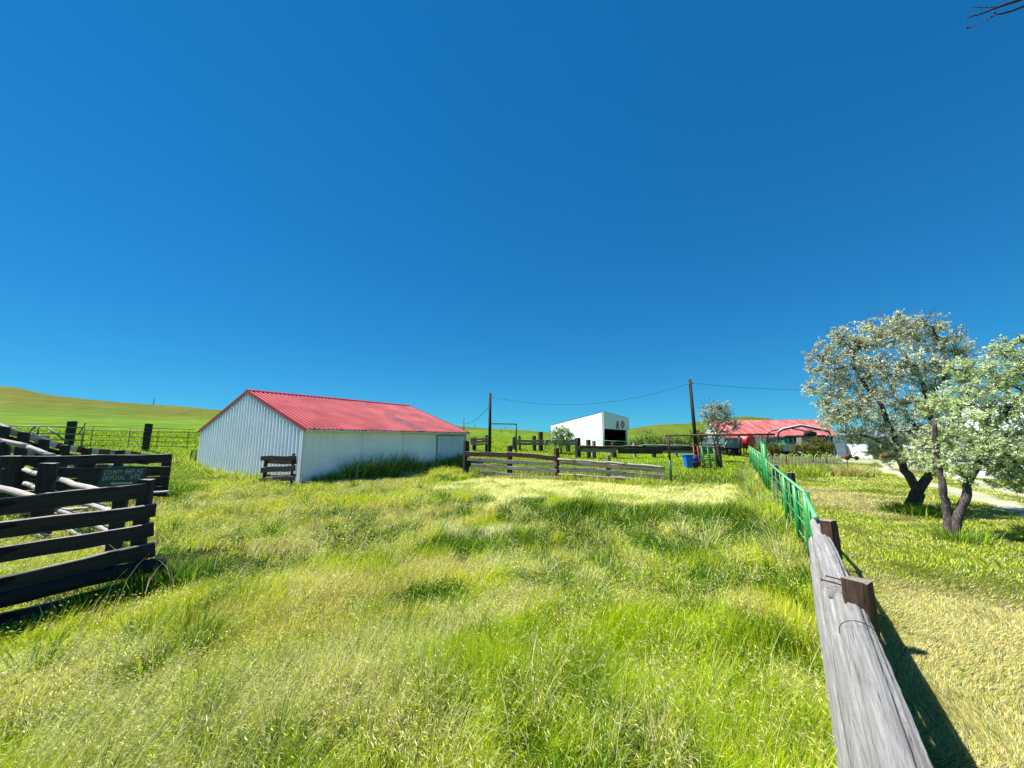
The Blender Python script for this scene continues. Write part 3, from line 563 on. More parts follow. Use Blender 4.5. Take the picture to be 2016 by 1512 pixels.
scr = mb.build('screw_row', M['steel'], shed); tag(scr, kind='stuff')
mb = MB()
for f_ in (.27, .51, .75): a = c1 + U * SL * f_ - V * .004; mb.box(a + Zv((SE + base) / 2), (.012, .012, SE - base), -ua)
for f_ in (.25, .5, .75): a = e0.lerp(e1, f_) + up1 * .006; b_ = r0_.lerp(r1_, f_) + up1 * .006; mb.quad(a, a + U * .02, b_ + U * .02, b_)
sl_ = mb.build('sheet_laps', M['rust_pipe'], shed); tag(sl_, kind='stuff')
# skylight panel in roof
mb = MB(); s0, s1 = .515, .575
pa_ = e0.lerp(e1, .585); pb_ = e0.lerp(e1, .645); qa_ = r0_.lerp(r1_, .585); qb_ = r0_.lerp(r1_, .645)
ribbed(mb, pa_ + up1 * .012, pb_ + up1 * .012, pa_.lerp(qa_, .55) + up1 * .012, pb_.lerp(qb_, .55) + up1 * .012, up1, .235, .035, .07)
m, t, b, o = newmat('weathered skylight sheet'); c = ramp(t, noise(t, 1.3, 5, .7, (1, 1, 1)), [(.46, (.02, .03, .04)), (.58, (.10, .13, .16)), (.72, (.5, .53, .53))]); t.links.new(c, b.inputs['Base Color']); b.inputs['Roughness'].default_value = .4; M['skylight'] = m
mb.build('skylight_panel', M['skylight'], roof)
# sliding door
d0 = c1 + U * SL * .755; d1 = c1 + U * SL * .985; nV = -V; mb = MB()
ribbed(mb, d0 + nV * .06 + Zv(base), d1 + nV * .06 + Zv(base), d0 + nV * .06 + Zv(SE - .28), d1 + nV * .06 + Zv(SE - .28), nV, .22, .02, .04)
door = mb.build('sliding_door', M['white_door'], shed)
mb = MB(); 
for q in (d0, d1): mb.box(q + nV * .05 + Zv((SE - .28 + base) / 2), (.03, .035, SE - .28 - base), -ua)
mb.box(d0.lerp(d1, .5) + nV * .05 + Zv(SE - .26), ((.05), (d1 - d0).length, .05), -ua)
mb.build('door_frame', M['grey_box'], door)
mb = MB(); q = d0 + U * .12 + nV * .1 + Zv(1.0); mb.tube([q, q + nV * .05, q + nV * .05 + Zv(.18), q + Zv(.18)], .012); mb.build('handle', M['rust_pipe'], door); mb = MB(); q = d1 - U * .12 + nV * .1 + Zv(.95); mb.box(q, (.05, .12, .05), -ua); mb.build('latch', M['rust_pipe'], door)
mb = MB(); ta = c1 + U * SL * .5; mb.box(ta.lerp(d1, .5) + nV * .07 + Zv(SE - .17), (.06, (d1 - ta).length, .07), -ua)
for k in range(5): mb.box(ta.lerp(d1, .1 + .2 * k) + nV * .05 + Zv(SE - .10), (.08, .05, .16), -ua)
mb.build('door_track', M['gutter'], shed)

# ------------------------------------------------------------------ timber fences
def fence(name, label, A, B, rails, posts, cat_='fence', wood_='dark_wood', th=.05, group=None, front=-1):
    """rails: (px0,py0,px1,py1,height_px0,height_px1,material,side) top edges; posts: (px,pytop,width,material,side)"""
    A = Vector((A[0], A[1], 0)); B = Vector((B[0], B[1], 0)); d = (B - A).normalized(); nn = Vector((d.y, -d.x, 0))
    if nn.y > 0: nn = -nn
    if abs(nn.y) < 1e-3 or nn.dot(A) > 0: nn = -nn if nn.dot(A) > 0 else nn
    root = thing(name, label, cat_, Vector((A.x, A.y, gz1(A.x, A.y))), group)
    for q in posts:
        px, py, wd, mt, sd_ = q[:5]; p = on(A, B, px, py); b0 = Vector((p.x, p.y, min(gz1(p.x, p.y), p.z - .5) - .15)); off = nn * sd_ * (wd / 2 + th / 2 + .004)
        timber('post', b0 + off, Vector((p.x + random.uniform(-.02, .02), p.y, p.z)) + off, wd, wd, M[mt], root, .006, 6, .012)
    for q in rails:
        x0, y0, x1, y1, h0, mt, sd_ = q[:7]; a = on(A, B, x0, y0); b_ = on(A, B, x1, y1); hb = h0
        off = nn * sd_ * th; rnd = len(q) > 7
        timber('rail', a - Zv(hb / 2) + off, b_ - Zv(hb / 2) + off, hb, (hb if rnd else th), M[mt], root, .012, None, .006, rnd)
    return root
# near left plank fence
nA = G(300, 1135); nB = nA - U * 7.0
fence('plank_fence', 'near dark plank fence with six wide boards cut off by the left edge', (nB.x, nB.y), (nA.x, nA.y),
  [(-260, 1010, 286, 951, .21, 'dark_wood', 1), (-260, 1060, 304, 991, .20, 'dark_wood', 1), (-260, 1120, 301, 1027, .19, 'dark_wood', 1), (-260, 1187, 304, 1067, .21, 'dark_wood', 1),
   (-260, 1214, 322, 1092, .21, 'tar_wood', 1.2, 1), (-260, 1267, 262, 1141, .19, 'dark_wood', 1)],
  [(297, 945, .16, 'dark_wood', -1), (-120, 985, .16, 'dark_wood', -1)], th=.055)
# sign fence behind
mA = (-15.8, 11.6); mB = (-11.95, 13.9)
signf = fence('plank_fence', 'long dark plank fence that carries the green county refuse sign', mA, mB,
  [(3, 899, 339, 894, .29, 'dark_wood', 1), (40, 922, 336, 917, .33, 'dark_wood', 1), (40, 944, 333, 937, .33, 'dark_wood', 1), (40, 967, 331, 956, .33, 'dark_wood', 1)],
  [(35, 897, .36, 'dark_wood', 1.3), (327, 896, .24, 'dark_wood', -1), (176, 899, .24, 'dark_wood', -1)], th=.07)
# crossing fence of poles between the two
mL = on(mA, mB, 40, 920); pA = Vector((mL.x + .6, mL.y - .6, 0)); pB = Vector((nA.x - .15, nA.y + .25, 0))
fence('pole_fence', 'short pole fence crossing the corral between the two dark plank fences', (pA.x, pA.y), (pB.x, pB.y),
  [(54, 921, 215, 964, .12, 'pale_pole', .3, 1), (54, 947, 235, 1003, .12, 'pale_pole', .3, 1), (60, 974, 250, 1052, .11, 'grey_wood', .3, 1), (70, 1002, 262, 1095, .11, 'grey_wood', .3, 1)],
  [(122, 911, .27, 'dark_wood', 1), (262, 968, .18, 'dark_wood', 1)], th=.1)
wA = P(-60, 930, 8.6); wB = P(90, 985, 7.7)
fence('pole_fence', 'bleached pole rail and post at the left edge behind the near plank fence', (wA.x, wA.y), (wB.x, wB.y),
  [(-60, 938, 92, 979, .13, 'pale_pole', 0, 1), (-60, 1010, 90, 1050, .13, 'grey_wood', 0, 1)], [(-30, 925, .2, 'dark_wood', -1), (84, 972, .16, 'dark_wood', -1)], th=.1)
# curving chute fence
qp = [(-60, 815, 14.2), (8, 840, 14.4), (49, 851, 14.8), (88, 865, 15.3), (129, 876, 15.9), (172, 882, 16.6), (237, 886, 17.4), (292, 892, 18.2)]
root = thing('chute_fence', 'curving stock chute of dark posts with red and white planks behind the sign fence', 'fence', Vector((P(49, 851, 14.8).x, 14.8, 0)))
for k, (px, py, Y) in enumerate(qp[:-1]):
    p = P(px, py, Y); b0 = Vector((p.x, p.y, gz1(p.x, p.y) - .1)); timber('post', b0, p, .26, .26, M['dark_wood'], root, .006, 5, .012)
for k in range(len(qp) - 1):
    (x0, y0, Y0), (x1, y1, Y1) = qp[k], qp[k + 1]; off = Vector((.12, -.22, 0))
    for i_, dz in enumerate((.14, .45, .78, 1.1)):
        mt = ('stripe' if k >= 3 else 'pale_pole') if i_ == 0 else ('dark_wood' if i_ == 1 else ('stripe' if i_ == 2 else 'dark_wood'))
        a = P(x0, y0, Y0); b_ = P(x1, y1, Y1); timber('rail', a - Zv(dz) - off * 1, b_ - Zv(dz) - off, .22 if i_ else .24, .05 if k >= 3 or i_ else .18, M[mt], root, .01, None, .006)
l0 = P(-40, 857, 12.8); l1 = P(55, 880, 12.6); l2 = P(104, 897, 12.4); r_ = thing('pole_rail', 'bleached curved top pole running into the sign fence at its left end', 'rail', l1 - Zv(l1.z))
timber('pole', l0, l1 + (l1 - l0) * .01, .15, .15, M['pale_pole'], r_, .01, 6, .01, True); timber('pole', l1, l2, .14, .14, M['pale_pole'], r_, .01, 5, .01, True)
timber('post', Vector((l0.x + 1.2, l0.y, 0)), l0.lerp(l1, .55), .18, .18, M['dark_wood'], r_, .006, 5, .01); timber('post', Vector((l2.x, l2.y + .1, .0)), l2 + Vector((0, .1, 0)), .18, .18, M['dark_wood'], r_, .006, 5, .01)
# rubbish: old white planks leaning inside the corral
lean = thing('plank_pile', 'heap of bleached planks lying inside the corral under the crossing poles', 'planks', G(180, 1010))
g0 = G(180, 1010)
for k in range(9):
    a = g0 + Vector((random.uniform(-1.9, -.5), random.uniform(-1.2, 1.2), .08 + .05 * k)); d_ = Vector((random.uniform(.8, 1.8), random.uniform(-.7, .5), random.uniform(-.02, .12)))
    timber('plank', a, a + d_, .05, .2, M['pale_pole' if k % 2 else 'grey_wood'], lean, .005)
# sign
sA = on(mA, mB, 197, 921); sB = on(mA, mB, 285, 921); sC = on(mA, mB, 194, 958); sD = on(mA, mB, 281, 958)
dv = Vector((mB[0] - mA[0], mB[1] - mA[1], 0)).normalized(); nn = Vector((dv.y, -dv.x, 0)); so = nn * .12
sign = thing('road_sign', 'faded green county refuse disposal site sign with arrow nailed on planks', 'sign', Vector((sC.x, sC.y, sC.z)))
mb = MB(); sx0 = sC + so; wid = (sB - sA).length; hgt = sA.z - sC.z; tl = dv * .0
q = [sx0, sx0 + dv * wid, sx0 + dv * wid + Zv(hgt) + dv * .06, sx0 + Zv(hgt) + dv * .06]; mb.add(q + [a - nn * .012 for a in q], [(0, 1, 2, 3), (7, 6, 5, 4), (0, 4, 5, 1), (1, 5, 6, 2), (2, 6, 7, 3), (3, 7, 4, 0)]); mb.build('sign_panel', M['sign'], sign)
def text_mesh(s, name, size, o_, ex=1.0):
    cu = bpy.data.curves.new('t', 'FONT'); cu.body = s; cu.size = 1; to = bpy.data.objects.new('t', cu); COL.objects.link(to); dg = bpy.context.evaluated_depsgraph_get(); dg.update()
    me = bpy.data.meshes.new_from_object(to.evaluated_get(dg)); bpy.data.objects.remove(to)
    v = np.array([a.co[:] for a in me.vertices]); w_ = np.ptp(v[:, 0]); hh = np.ptp(v[:, 1]); mn = v.min(0)
    mb = MB(); vv = [o_ + dv * ((a[0] - mn[0]) / w_ * size[0] + (a[1] - mn[1]) / hh * size[1] * .1) + Zv((a[1] - mn[1]) / hh * size[1]) + nn * .006 for a in v]
    mb.add(vv, [tuple(p.vertices) for p in me.polygons]); return mb.build(name, M['letter'], sign)
for wd_, x0_, ww_, zz_ in (('COUNTY', .10, .40, .64), ('REFUSE', .56, .40, .64), ('DISPOSAL', .09, .49, .34), ('SITE', .68, .24, .34)): text_mesh(wd_, 'lettering', (wid * ww_, hgt * .235), sx0 + dv * (wid * x0_) + Zv(hgt * zz_))
mb = MB(); o_ = sx0 + Zv(hgt * .15) + nn * .006 + dv * wid * .26
mb.add([o_, o_ + dv * wid * .09 + Zv(hgt * .08), o_ + dv * wid * .09 + Zv(hgt * .04), o_ + dv * wid * .5 + Zv(hgt * .04), o_ + dv * wid * .5 - Zv(hgt * .05), o_ + dv * wid * .09 - Zv(hgt * .05), o_ + dv * wid * .09 - Zv(hgt * .09)], [(0, 6, 5, 4, 3, 2, 1)]); mb.build('arrow', M['letter'], sign)
# middle fences
fence('timber_fence', 'dark four rail timber fence running right from the shed corner', FENX[:2], (2.4, 20.33),
  [(918, 889, 1001, 891, .24, 'brown_wood', 1), (1000, 889, 1096, 897, .25, 'brown_wood', 1), (922, 900, 1097, 910.5, .20, 'grey_wood', 1), (922, 902, 1000, 906, .2, 'dark_wood', -1), (930, 912, 1097, 923, .2, 'grey_wood', 1), (948, 926, 1098, 939, .17, 'grey_wood', 1)],
  [(915, 868, .3, 'dark_wood', -1), (1001, 877, .24, 'brown_wood', -1), (1094, 882, .23, 'brown_wood', -1)], th=.09)
fence('timber_fence', 'pale weathered split rail fence ending at the rusty gateway pipe', (2.45, 20.3), FENE[:2],
  [(1099, 902, 1200, 909, .12, 'grey_wood', 1, 1), (1196, 908, 1309, 918, .12, 'grey_wood', 1, 1), (1101, 906, 1309, 922, .19, 'grey_wood', -.6), (1101, 918, 1196, 924, .2, 'grey_wood', 1), (1194, 925, 1309, 935, .21, 'grey_wood', 1), (1101, 931, 1309, 944, .12, 'grey_wood', 1, 1), (1101, 936, 1309, 950, .15, 'dark_wood', -.6)],
  [(1196, 896, .2, 'grey_wood', -1)], th=.09)
# small board gate by shed
a = G(515, 960); b_ = G(582, 966)
gtA = Vector((a.x, a.y, 0)); gtB = gtA + (b_ - a) * 1.0
fence('hurdle', 'small free standing hurdle of dark boards before the white gable wall', gtA[:2], gtB[:2],
  [(516, 898, 585, 897, .19, 'dark_wood', 1), (520, 906, 576, 907, .16, 'dark_wood', -3), (517, 920, 584, 916, .23, 'dark_wood', 1), (516, 935, 576, 934, .10, 'grey_wood', -3), (514, 941, 582, 936, .20, 'dark_wood', 1)],
  [(519, 898, .15, 'brown_wood', -1), (574, 893, .12, 'brown_wood', -1)], cat_='hurdle', th=.05)
# ------------------------------------------------------------------ near right log fence
def logmesh(name, p0, p1, r0, r1, mat, parent, flat=.75, seed=0, seg=40, K=40, taper0=False):
    rr = np.random.default_rng(seed); p0 = Vector(p0); p1 = Vector(p1); L = (p1 - p0).length; d = (p1 - p0) / L; yv = Vector((0, 0, 1)).cross(d).normalized(); zv = d.cross(yv)
    ridge = rr.normal(0, 1, K); ridge = (ridge + np.roll(ridge, 1)) / 2; grooves = np.zeros(K)
    for g in rr.integers(0, K, 8): grooves[g] -= 1
    v = []; f = []
    for i in range(seg + 1):
        fx = i / seg; x = L * fx; r = r0 + (r1 - r0) * fx; r *= 1 + .04 * math.sin(fx * 9 + seed)
        if taper0 and i < 3: r *= (.6, .85, .96)[i]
        tw = .5 * math.sin(fx * 2.5 + seed)
        for k in range(K):
            a = 2 * math.pi * k / K; rd = ridge[k] * .045 * (1 + .5 * math.sin(fx * 6 + k)) + grooves[k] * .26 + rr.normal(0, .018)
            q = r * (1 + rd); v.append((x, math.cos(a + tw) * q, math.sin(a + tw) * q * flat + math.sin(fx * 5 + seed) * .01))
        
    for i in range(seg):
        for k in range(K): f.append((i * K + k, i * K + (k + 1) % K, (i + 1) * K + (k + 1) % K, (i + 1) * K + k))
    f.append(tuple(range(K - 1, -1, -1))); f.append(tuple(seg * K + k for k in range(K)))
    me = bpy.data.meshes.new(name); me.from_pydata(v, [], f); me.update(); me.materials.append(mat); me.polygons.foreach_set('use_smooth', [True] * len(me.polygons))
    o = bpy.data.objects.new(name, me); COL.objects.link(o); o.matrix_basis = Matrix.Translation(p0 - parent.location) @ Matrix((d, yv, zv)).transposed().to_4x4(); o.parent = parent; return o
m, t, b, o = newmat('silver grey split log'); g = noise(t, 42, 10, .78, (.045, 1, 1), dist=.6); g2 = noise(t, 7, 6, .7, (.16, 1, 1)); g3 = noise(t, 95, 4, .6, (.03, 1, 1))
c = ramp(t, g, [(.33, (.04, .035, .03)), (.41, (.24, .23, .22)), (.54, (.48, .465, .44)), (.72, (.72, .70, .66))]); c = mixc(t, ramp(t, g2, [(.4, (.0, .0, .0)), (.6, (.6, .6, .6))]), c, (.36, .345, .325)); c = mixc(t, ramp(t, g3, [(.66, (0, 0, 0)), (.72, (.9, .9, .9))]), c, (.05, .04, .04))
c = mixc(t, ramp(t, noise(t, 16, 3, .5, (.3, 1, 1)), [(.69, (0, 0, 0)), (.73, (.8, .8, .8))]), c, (.06, .045, .04))
t.links.new(c, b.inputs['Base Color']); b.inputs['Roughness'].default_value = .8; bump(t, b, g, 1.0, .035); M['log'] = m
lf = thing('log_fence', 'near weathered silver log fence on brown posts running out of the bottom edge', 'fence', Vector((3.2, 4.1, 0)))
a = G(1606, 1024, 1.07); b_ = G(1652, 1150, 1.05); b2 = b_ + (b_ - a) * .12
logmesh('top_log', a, b2, .072, .085, M['log'], lf, .62, 3, 30, 36, True)
a2 = G(1652, 1130, 1.05); c2_ = G(1776, 1512, 1.05); dirn = (c2_ - a2).normalized(); logmesh('top_log', a2, a2 + dirn * 5.5, .072, .080, M['log'], lf, .62, 5, 90, 52, True)
perp = Vector((-dirn.y, dirn.x, 0)); perp = perp if perp.x < 0 else -perp
logmesh('side_log', a2 + dirn * .2 + perp * .075 - Zv(.07), a2 + dirn * 5.5 + perp * .08 - Zv(.07), .045, .055, M['log'], lf, 1.2, 9, 70, 32, True)
for k, zz in enumerate((.80, .52, .24)):
    logmesh('lower_log', G(1603, 1030, 1.07) + perp * .02 - Zv(1.07 - zz), a2 + dirn * 5.5 + perp * .05 - Zv(1.05 - zz), .065, .075, M['log'], lf, 1.95, 12 + k, 60, 24)
def squared_post(px, py, zt, wd, label=None):
    p = G(px, py, zt); d_ = dirn; o_ = timber('post', Vector((p.x, p.y, -.2)), Vector((p.x, p.y, zt)), wd, wd, M['post_near'], lf, .004, 14, .006); return p
M['post_near'] = wood('ribbed brown post', (.008, .005, .004), (.17, .10, .065), top=(.42, .36, .28), grain=34, crack=1.0)
pp1 = squared_post(1631, 1024, 1.24, .13); pp2 = squared_post(1688, 1142, 1.22, .13)
pp0 = pp2 + dirn * 2.15; timber('post', Vector((pp0.x, pp0.y, -.2)), Vector((pp0.x, pp0.y, 1.2)), .15, .15, M['post_near'], lf, .004, 14, .006)
mb = MB()
for px, py in ((1628, 1134), (1618, 1141)):
    q = G(px, py, 1.13); q2 = q - perp * .17 + dirn * .03 - Zv(.015); mb.tube([q, q2], .005, 6); mb.tube([q, q + perp * .006], .010, 6)
mb.build('spike_nails', M['rust_pipe'], lf)
mb = MB(); q = on(a2, a2 + dirn, 1713, 1432) ; cc = a2 + dirn * ((q - a2).dot(dirn)); mb.tube([cc + (perp * math.cos(a) + Zv(1) * math.sin(a) * .85) * .082 for a in np.linspace(-.2, math.pi + .2, 14)], .0022, 5); mb.build('wire_tie', M['rust_pipe'], lf)
# ------------------------------------------------------------------ green pipe fences along the lawn
def fl(y): return Vector((float(fline_x(y)), y, 0))
def pipe_panel(name, label, P0, P1, ztop, zs, verts, rt=.03, rr=.014, mat='green_pipe', mt='green_top', g0=0., g1=0., group=None, cat_='fence'):
    P0 = Vector((P0[0], P0[1], 0)); P1 = Vector((P1[0], P1[1], 0)); root = thing(name, label, cat_, P0 + Zv(g0), group)
    mb = MB(); mb.tube([P0 + Zv(g0 + ztop), P0.lerp(P1, .5) + Zv((g0 + g1) / 2 + ztop - .015), P1 + Zv(g1 + ztop)], rt, 10); mb.build('top_pipe', M[mt], root, True)
    for z in zs:
        mb = MB(); mb.tube([P0 + Zv(g0 + z), P1 + Zv(g1 + z)], rr, 8); mb.build('rail', M[mat], root, True)
    for f_, r_, zt in verts:
        q = P0.lerp(P1, f_) + Zv(g0 + (g1 - g0) * f_); mb = MB(); mb.tube([q - Zv(.1), q + Zv(zt)], r_, 10); mb.build('post' if r_ > .02 else 'upright', M[mat], root, True)
    return root
pA_ = fl(4.75) + Vector((-.02, 0, 0)); pB_ = fl(6.6); pC_ = fl(14.35)
pipe_panel('pipe_fence', 'short bright green pipe panel meeting the silver log fence', pA_, pB_, 1.17, (.88, .6, .34), [(.35, .012, 1.17), (.7, .012, 1.17), (1.0, .06, 1.22)], .028, .012)
pipe_panel('pipe_fence', 'long bright green pipe fence between short green panel and tall green posts', pB_ + Vector((.02, .05, 0)), pC_, 1.22, (.9, .62, .34, .1), [(.08, .012, 1.2), (.14, .05, 1.2), (.24, .012, 1.2), (.35, .05, 1.2), (.46, .012, 1.2), (.6, .012, 1.2), (.74, .012, 1.2), (.88, .012, 1.25), (.98, .04, 1.3)], .028, .012, g1=.1)
for k, (yy, zt, lb) in enumerate(((14.7, 1.95, 'tall green pipe post at the near side of the lawn fence gap'), (15.35, 2.0, 'tall green pipe post at the far side of the lawn fence gap'))):
    q = fl(yy); r_ = thing('gate_post', lb, 'post', q, 'tall green gate posts'); mb = MB(); mb.tube([q - Zv(.1), q + Zv(zt)], .075, 12); mb.build('post', M['green_pipe'], r_, True); mb = MB(); mb.tube([q + Zv(zt), q + Zv(zt + .03)], .082, 12); mb.build('cap', M['green_top'], r_)
q0 = fl(15.6); q1 = fl(28.0); g1_ = gz1(q1.x, q1.y)
pipe_panel('pipe_fence', 'far green pipe fence behind the tall green posts', q0, q1, 1.45, (1.15, .85, .55, .28), [(f_, .014 if k % 3 else .04, 1.45) for k, f_ in enumerate(np.linspace(.06, 1, 16))], g1=g1_)
for (px, py, dx) in ((1528, 934, .5), (1560, 960, .35)):
    p = on(pB_ + Vector((dx, 0, 0)), pC_ + Vector((dx, 0, 0)), px, py); r_ = thing('wooden_post', 'grey wooden post standing behind the long green pipe fence, ' + ('farther of the two' if px < 1540 else 'nearer of the two'), 'post', Vector((p.x, p.y, 0)))
    timber('post_shaft', Vector((p.x, p.y, -.1)), Vector((p.x, p.y, 1.05 if px < 1540 else 1.2)), .17, .17, M['grey_wood' if px < 1540 else 'dark_wood'], r_, .004, 6, .01)
# gateway frame
gL_ = Vector((7.3, 17.95, 0)); dd = (Vector((10.6, 15.9, 0)) - gL_).normalized()
gw = thing('gateway', 'rusty pipe gateway with long header over the paddock entrance', 'gateway', gL_)
mb = MB(); mb.tube([gL_ - dd * .15 + Zv(2.28), gL_ + dd * 4.12 + Zv(2.3)], .045, 10); mb.build('header', M['rust_pipe'], gw, True)
mb = MB(); mb.tube([gL_ + Zv(1.15), gL_ + Zv(2.27)], .05, 10); mb.build('post', M['rust_pipe'], gw, True)
mb = MB(); mb.tube([gL_ - Zv(.1), gL_ + Zv(1.17)], .062, 10); mb.build('post_sleeve', M['green_dark'], gw, True)
q = gL_ + dd * 3.62; mb = MB(); mb.tube([q + Zv(-.1), q + Zv(2.27)], .055, 10); mb.build('post', M['rust_pipe'], gw, True)
q = gL_ + dd * 2.85 + Vector((0, .02, 0)); mb = MB(); mb.tube([q + Zv(1.6), q + Zv(2.26)], .05, 10); mb.build('hanger', M['rust_pipe'], gw, True)
mb = MB(); mb.tube([gL_ - dd * .12 + Zv(2.25), gL_ - dd * .1 + Zv(1.9)], .012, 6); mb.build('chain', M['steel'], gw)
# wire on the tall post
# ------------------------------------------------------------------ left pasture gates
LA = (-29.6, 21.2); LB = (-20.4, 26.6)
def pline(name, label, A, B, px0, px1, tops, vx, posts=(), rt=.022, mt='green_dark', cat_='fence', diag=(), vr=.018, hb=None):
    root = None; pts = [[on(A, B, px0, ty0), on(A, B, px1, ty1)] for ty0, ty1 in tops]; q = pts[0][0]; root = thing(name, label, cat_, Vector((q.x, q.y, gz1(q.x, q.y))))
    for a, b_ in pts: mb = MB(); mb.tube([a, b_], rt, 6); mb.build('rail', M[mt], root, True)
    for px in vx:
        f_ = (px - px0) / (px1 - px0); yt = tops[0][0] + (tops[0][1] - tops[0][0]) * f_; yb = tops[-1][0] + (tops[-1][1] - tops[-1][0]) * f_
        a = on(A, B, px, yt - .6); b_ = on(A, B, px, yb + 4); b_.x, b_.y = a.x, a.y; mb = MB(); mb.tube([a, b_], vr, 6); mb.build('upright', M[mt], root, True)
    for x0, y0, x1, y1 in diag: mb = MB(); mb.tube([on(A, B, x0, y0), on(A, B, x1, y1)], rt, 6); mb.build('brace', M[mt], root, True)
    return root
pline('farm_gate', 'sage green tubular field gate with diagonal braces below the hill', LA, LB, -60, 168, ((836, 842), (850, 855), (862, 867), (876, 879)), (-20, 76, 166), rt=.045, mt='sage', cat_='gate', diag=((92, 840, 134, 872), (70, 840, 30, 872)), vr=.05)
pline('pipe_fence', 'thin dark pipe fence running from field gate to the shed corner', LA, LB, 170, 386, ((839, 846), (847, 852), (856, 862), (866, 871), (876, 880)), (184, 257, 313, 372), rt=.022)
for k, (px, yt, yb, lb) in enumerate(((130, 829, 874, 'stout dark timber post behind the sage green field gate'), (284, 834, 880, 'stout leaning timber post in the thin pipe fence left of the shed'))):
    a = on(LA, LB, px, yt); r_ = thing('wooden_post', lb, 'post', Vector((a.x + .1, a.y + .25, gz1(a.x, a.y)))); timber('post_shaft', Vector((a.x + .1 - .05 * k, a.y + .25, gz1(a.x, a.y) - .2)), a + Vector((.1, .25, 0)), .34, .34, M['dark_wood'], r_, .01, 5, .015)
r_ = thing('latch_lever', 'bent rusty latch lever standing up beside the field gate', 'lever', on(LA, LB, 158, 870)); mb = MB(); mb.tube([on(LA, LB, 169, 833), on(LA, LB, 154, 856)], .03, 6); mb.tube([on(LA, LB, 148, 855), on(LA, LB, 165, 856)], .03, 6); mb.build('lever_arm', M['rust_pipe'], r_)
r_ = thing('white_board', 'white painted board standing inside the chute behind the field gate', 'board', P(86, 880, 17)); mb = MB(); mb.add([P(70, 858, 17), P(98, 858, 17.3), P(98, 880, 17.3), P(70, 884, 17), P(70, 858, 17.05), P(98, 858, 17.35), P(98, 880, 17.35), P(70, 884, 17.05)], [(0, 3, 2, 1), (4, 5, 6, 7), (0, 1, 5, 4), (1, 2, 6, 5), (2, 3, 7, 6), (3, 0, 4, 7)]); mb.build('board_face', M['pale_pole'], r_)
# little arched gate at shed
cA = c0 + V * .1 - U * .05; r_ = thing('arched_gate', 'small arched green gate at the far left corner of the shed', 'gate', Vector((cA.x, cA.y, gz1(cA.x, cA.y)))); mb = MB(); gg = cA.z + .1
W_ = .95; pts = [cA + V * W_ + Zv(-.1 + gg), cA + V * W_ + Zv(1.0 + gg), cA + V * (W_ - .12) + Zv(1.25 + gg), cA + V * (W_ - .4) + Zv(1.35 + gg), cA + V * .1 + Zv(1.35 + gg), cA + V * .1 + Zv(-.1 + gg)]
mb.tube(pts, .035, 8); mb.build('frame', M['green_dark'], r_, True); mb = MB()
for k in range(1, 8): mb.tube([cA + V * (.1 + .11 * k) + Zv(gg), cA + V * (.1 + .11 * k) + Zv(1.3 + gg)], .008, 5)
mb.tube([cA + V * .1 + Zv(.65 + gg), cA + V * W_ + Zv(.65 + gg)], .025, 6); mb.build('bars', M['green_dark'], r_)
# ------------------------------------------------------------------ poles, cables
def pole(px, ytop, Y, r, label, name='utility_pole', cross=False, extra=.0, group=None):
    p = P(px, ytop, Y); z0 = gz1(p.x, p.y); root = thing(name, label, 'pole', Vector((p.x, p.y, z0)), group); mb = MB(); mb.tube([(p.x + extra, p.y, z0 - .3), (p.x, p.y, p.z)], [r * 1.15, r * .85], 10); mb.build('shaft', M['pole'], root, True)
    if cross: mb = MB(); mb.tube([(p.x - .14, p.y - .05, p.z - .35), (p.x + .2, p.y - .05, p.z - .3)], .035, 6); mb.build('insulator', M['steel'], root)
    return p
p965 = pole(965, 774, 30, .12, 'bare dark utility pole behind the timber fence next to the shed', cross=True)
p1358 = pole(1358, 747, 27, .12, 'tall bare utility pole rising behind the rusty gateway', cross=True, extra=.15)
p913 = pole(913.5, 823, 110, .09, 'thin distant pole on the horizon just right of the shed roof')
p935 = pole(935, 832, 190, .09, 'second faint distant pole on the skyline right of the shed'); pole(304, 783, 215, .14, 'lone thin pole on the left hill crest')
pole(987, 845, 130, .07, 'short distant post in the pasture left of the pipe arch post'); pole(1005.5, 846, 130, .07, 'short distant post seen through the pipe arch'); pole(995, 838, 250, .1, 'tiny faint pole on the skyline above the pipe arch')
def cable(a, b_, sag, label, r=.014):
    mid = (a + b_) / 2; root = MB(); pts = []
    for k in range(25):
        f_ = k / 24; q = a.lerp(b_, f_); q.z -= sag * 4 * f_ * (1 - f_); pts.append(q)
    root.tube(pts, r, 6); o = root.build('power_cable', M['wire'], None, True, org=a); tag(o, label, 'cable'); return o
cable(p965 + Vector((.2, 0, -.3)), p1358 + Vector((-.1, 0, -.3)), 1.02, 'sagging black cable slung between the two tall utility poles', .011)
e_ = P(1900, 752, 26); cable(p1358 + Vector((.1, 0, -.25)), e_, .55, 'black cable running from the right utility pole into the olive tree', .011); pole(1903, 748, 26, .12, 'utility pole hidden behind the crown of the olive tree')
cable(p965 + Vector((-.1, 0, -1.15)), P(905, 828, 75), .9, 'thin cable dropping left from the utility pole to behind the shed roof', .02)
def frame(name, label, pts_, r=.05, mat='steel', cat_='gateway'):
    q = Vector(pts_[0]); root = thing(name, label, cat_, q); mb = MB()
    for a, b_ in zip(pts_[:-1], pts_[1:]): mb.tube([a, b_], r, 8)
    mb.build('pipe', M[mat], root, True); return root
a = P(966, 834, 30.4); b_ = P(1016, 835, 34); c_ = Vector((b_.x, b_.y, gz1(b_.x, b_.y))); r_ = thing('pipe_arch', 'grey pipe arch joined to the utility pole over a pasture opening', 'gateway', c_); mb = MB(); mb.tube([a, b_], .055, 8); mb.build('header', M['sage'], r_, True); mb = MB(); mb.tube([b_, c_], .08, 8); mb.build('post', M['green_dark'], r_, True)
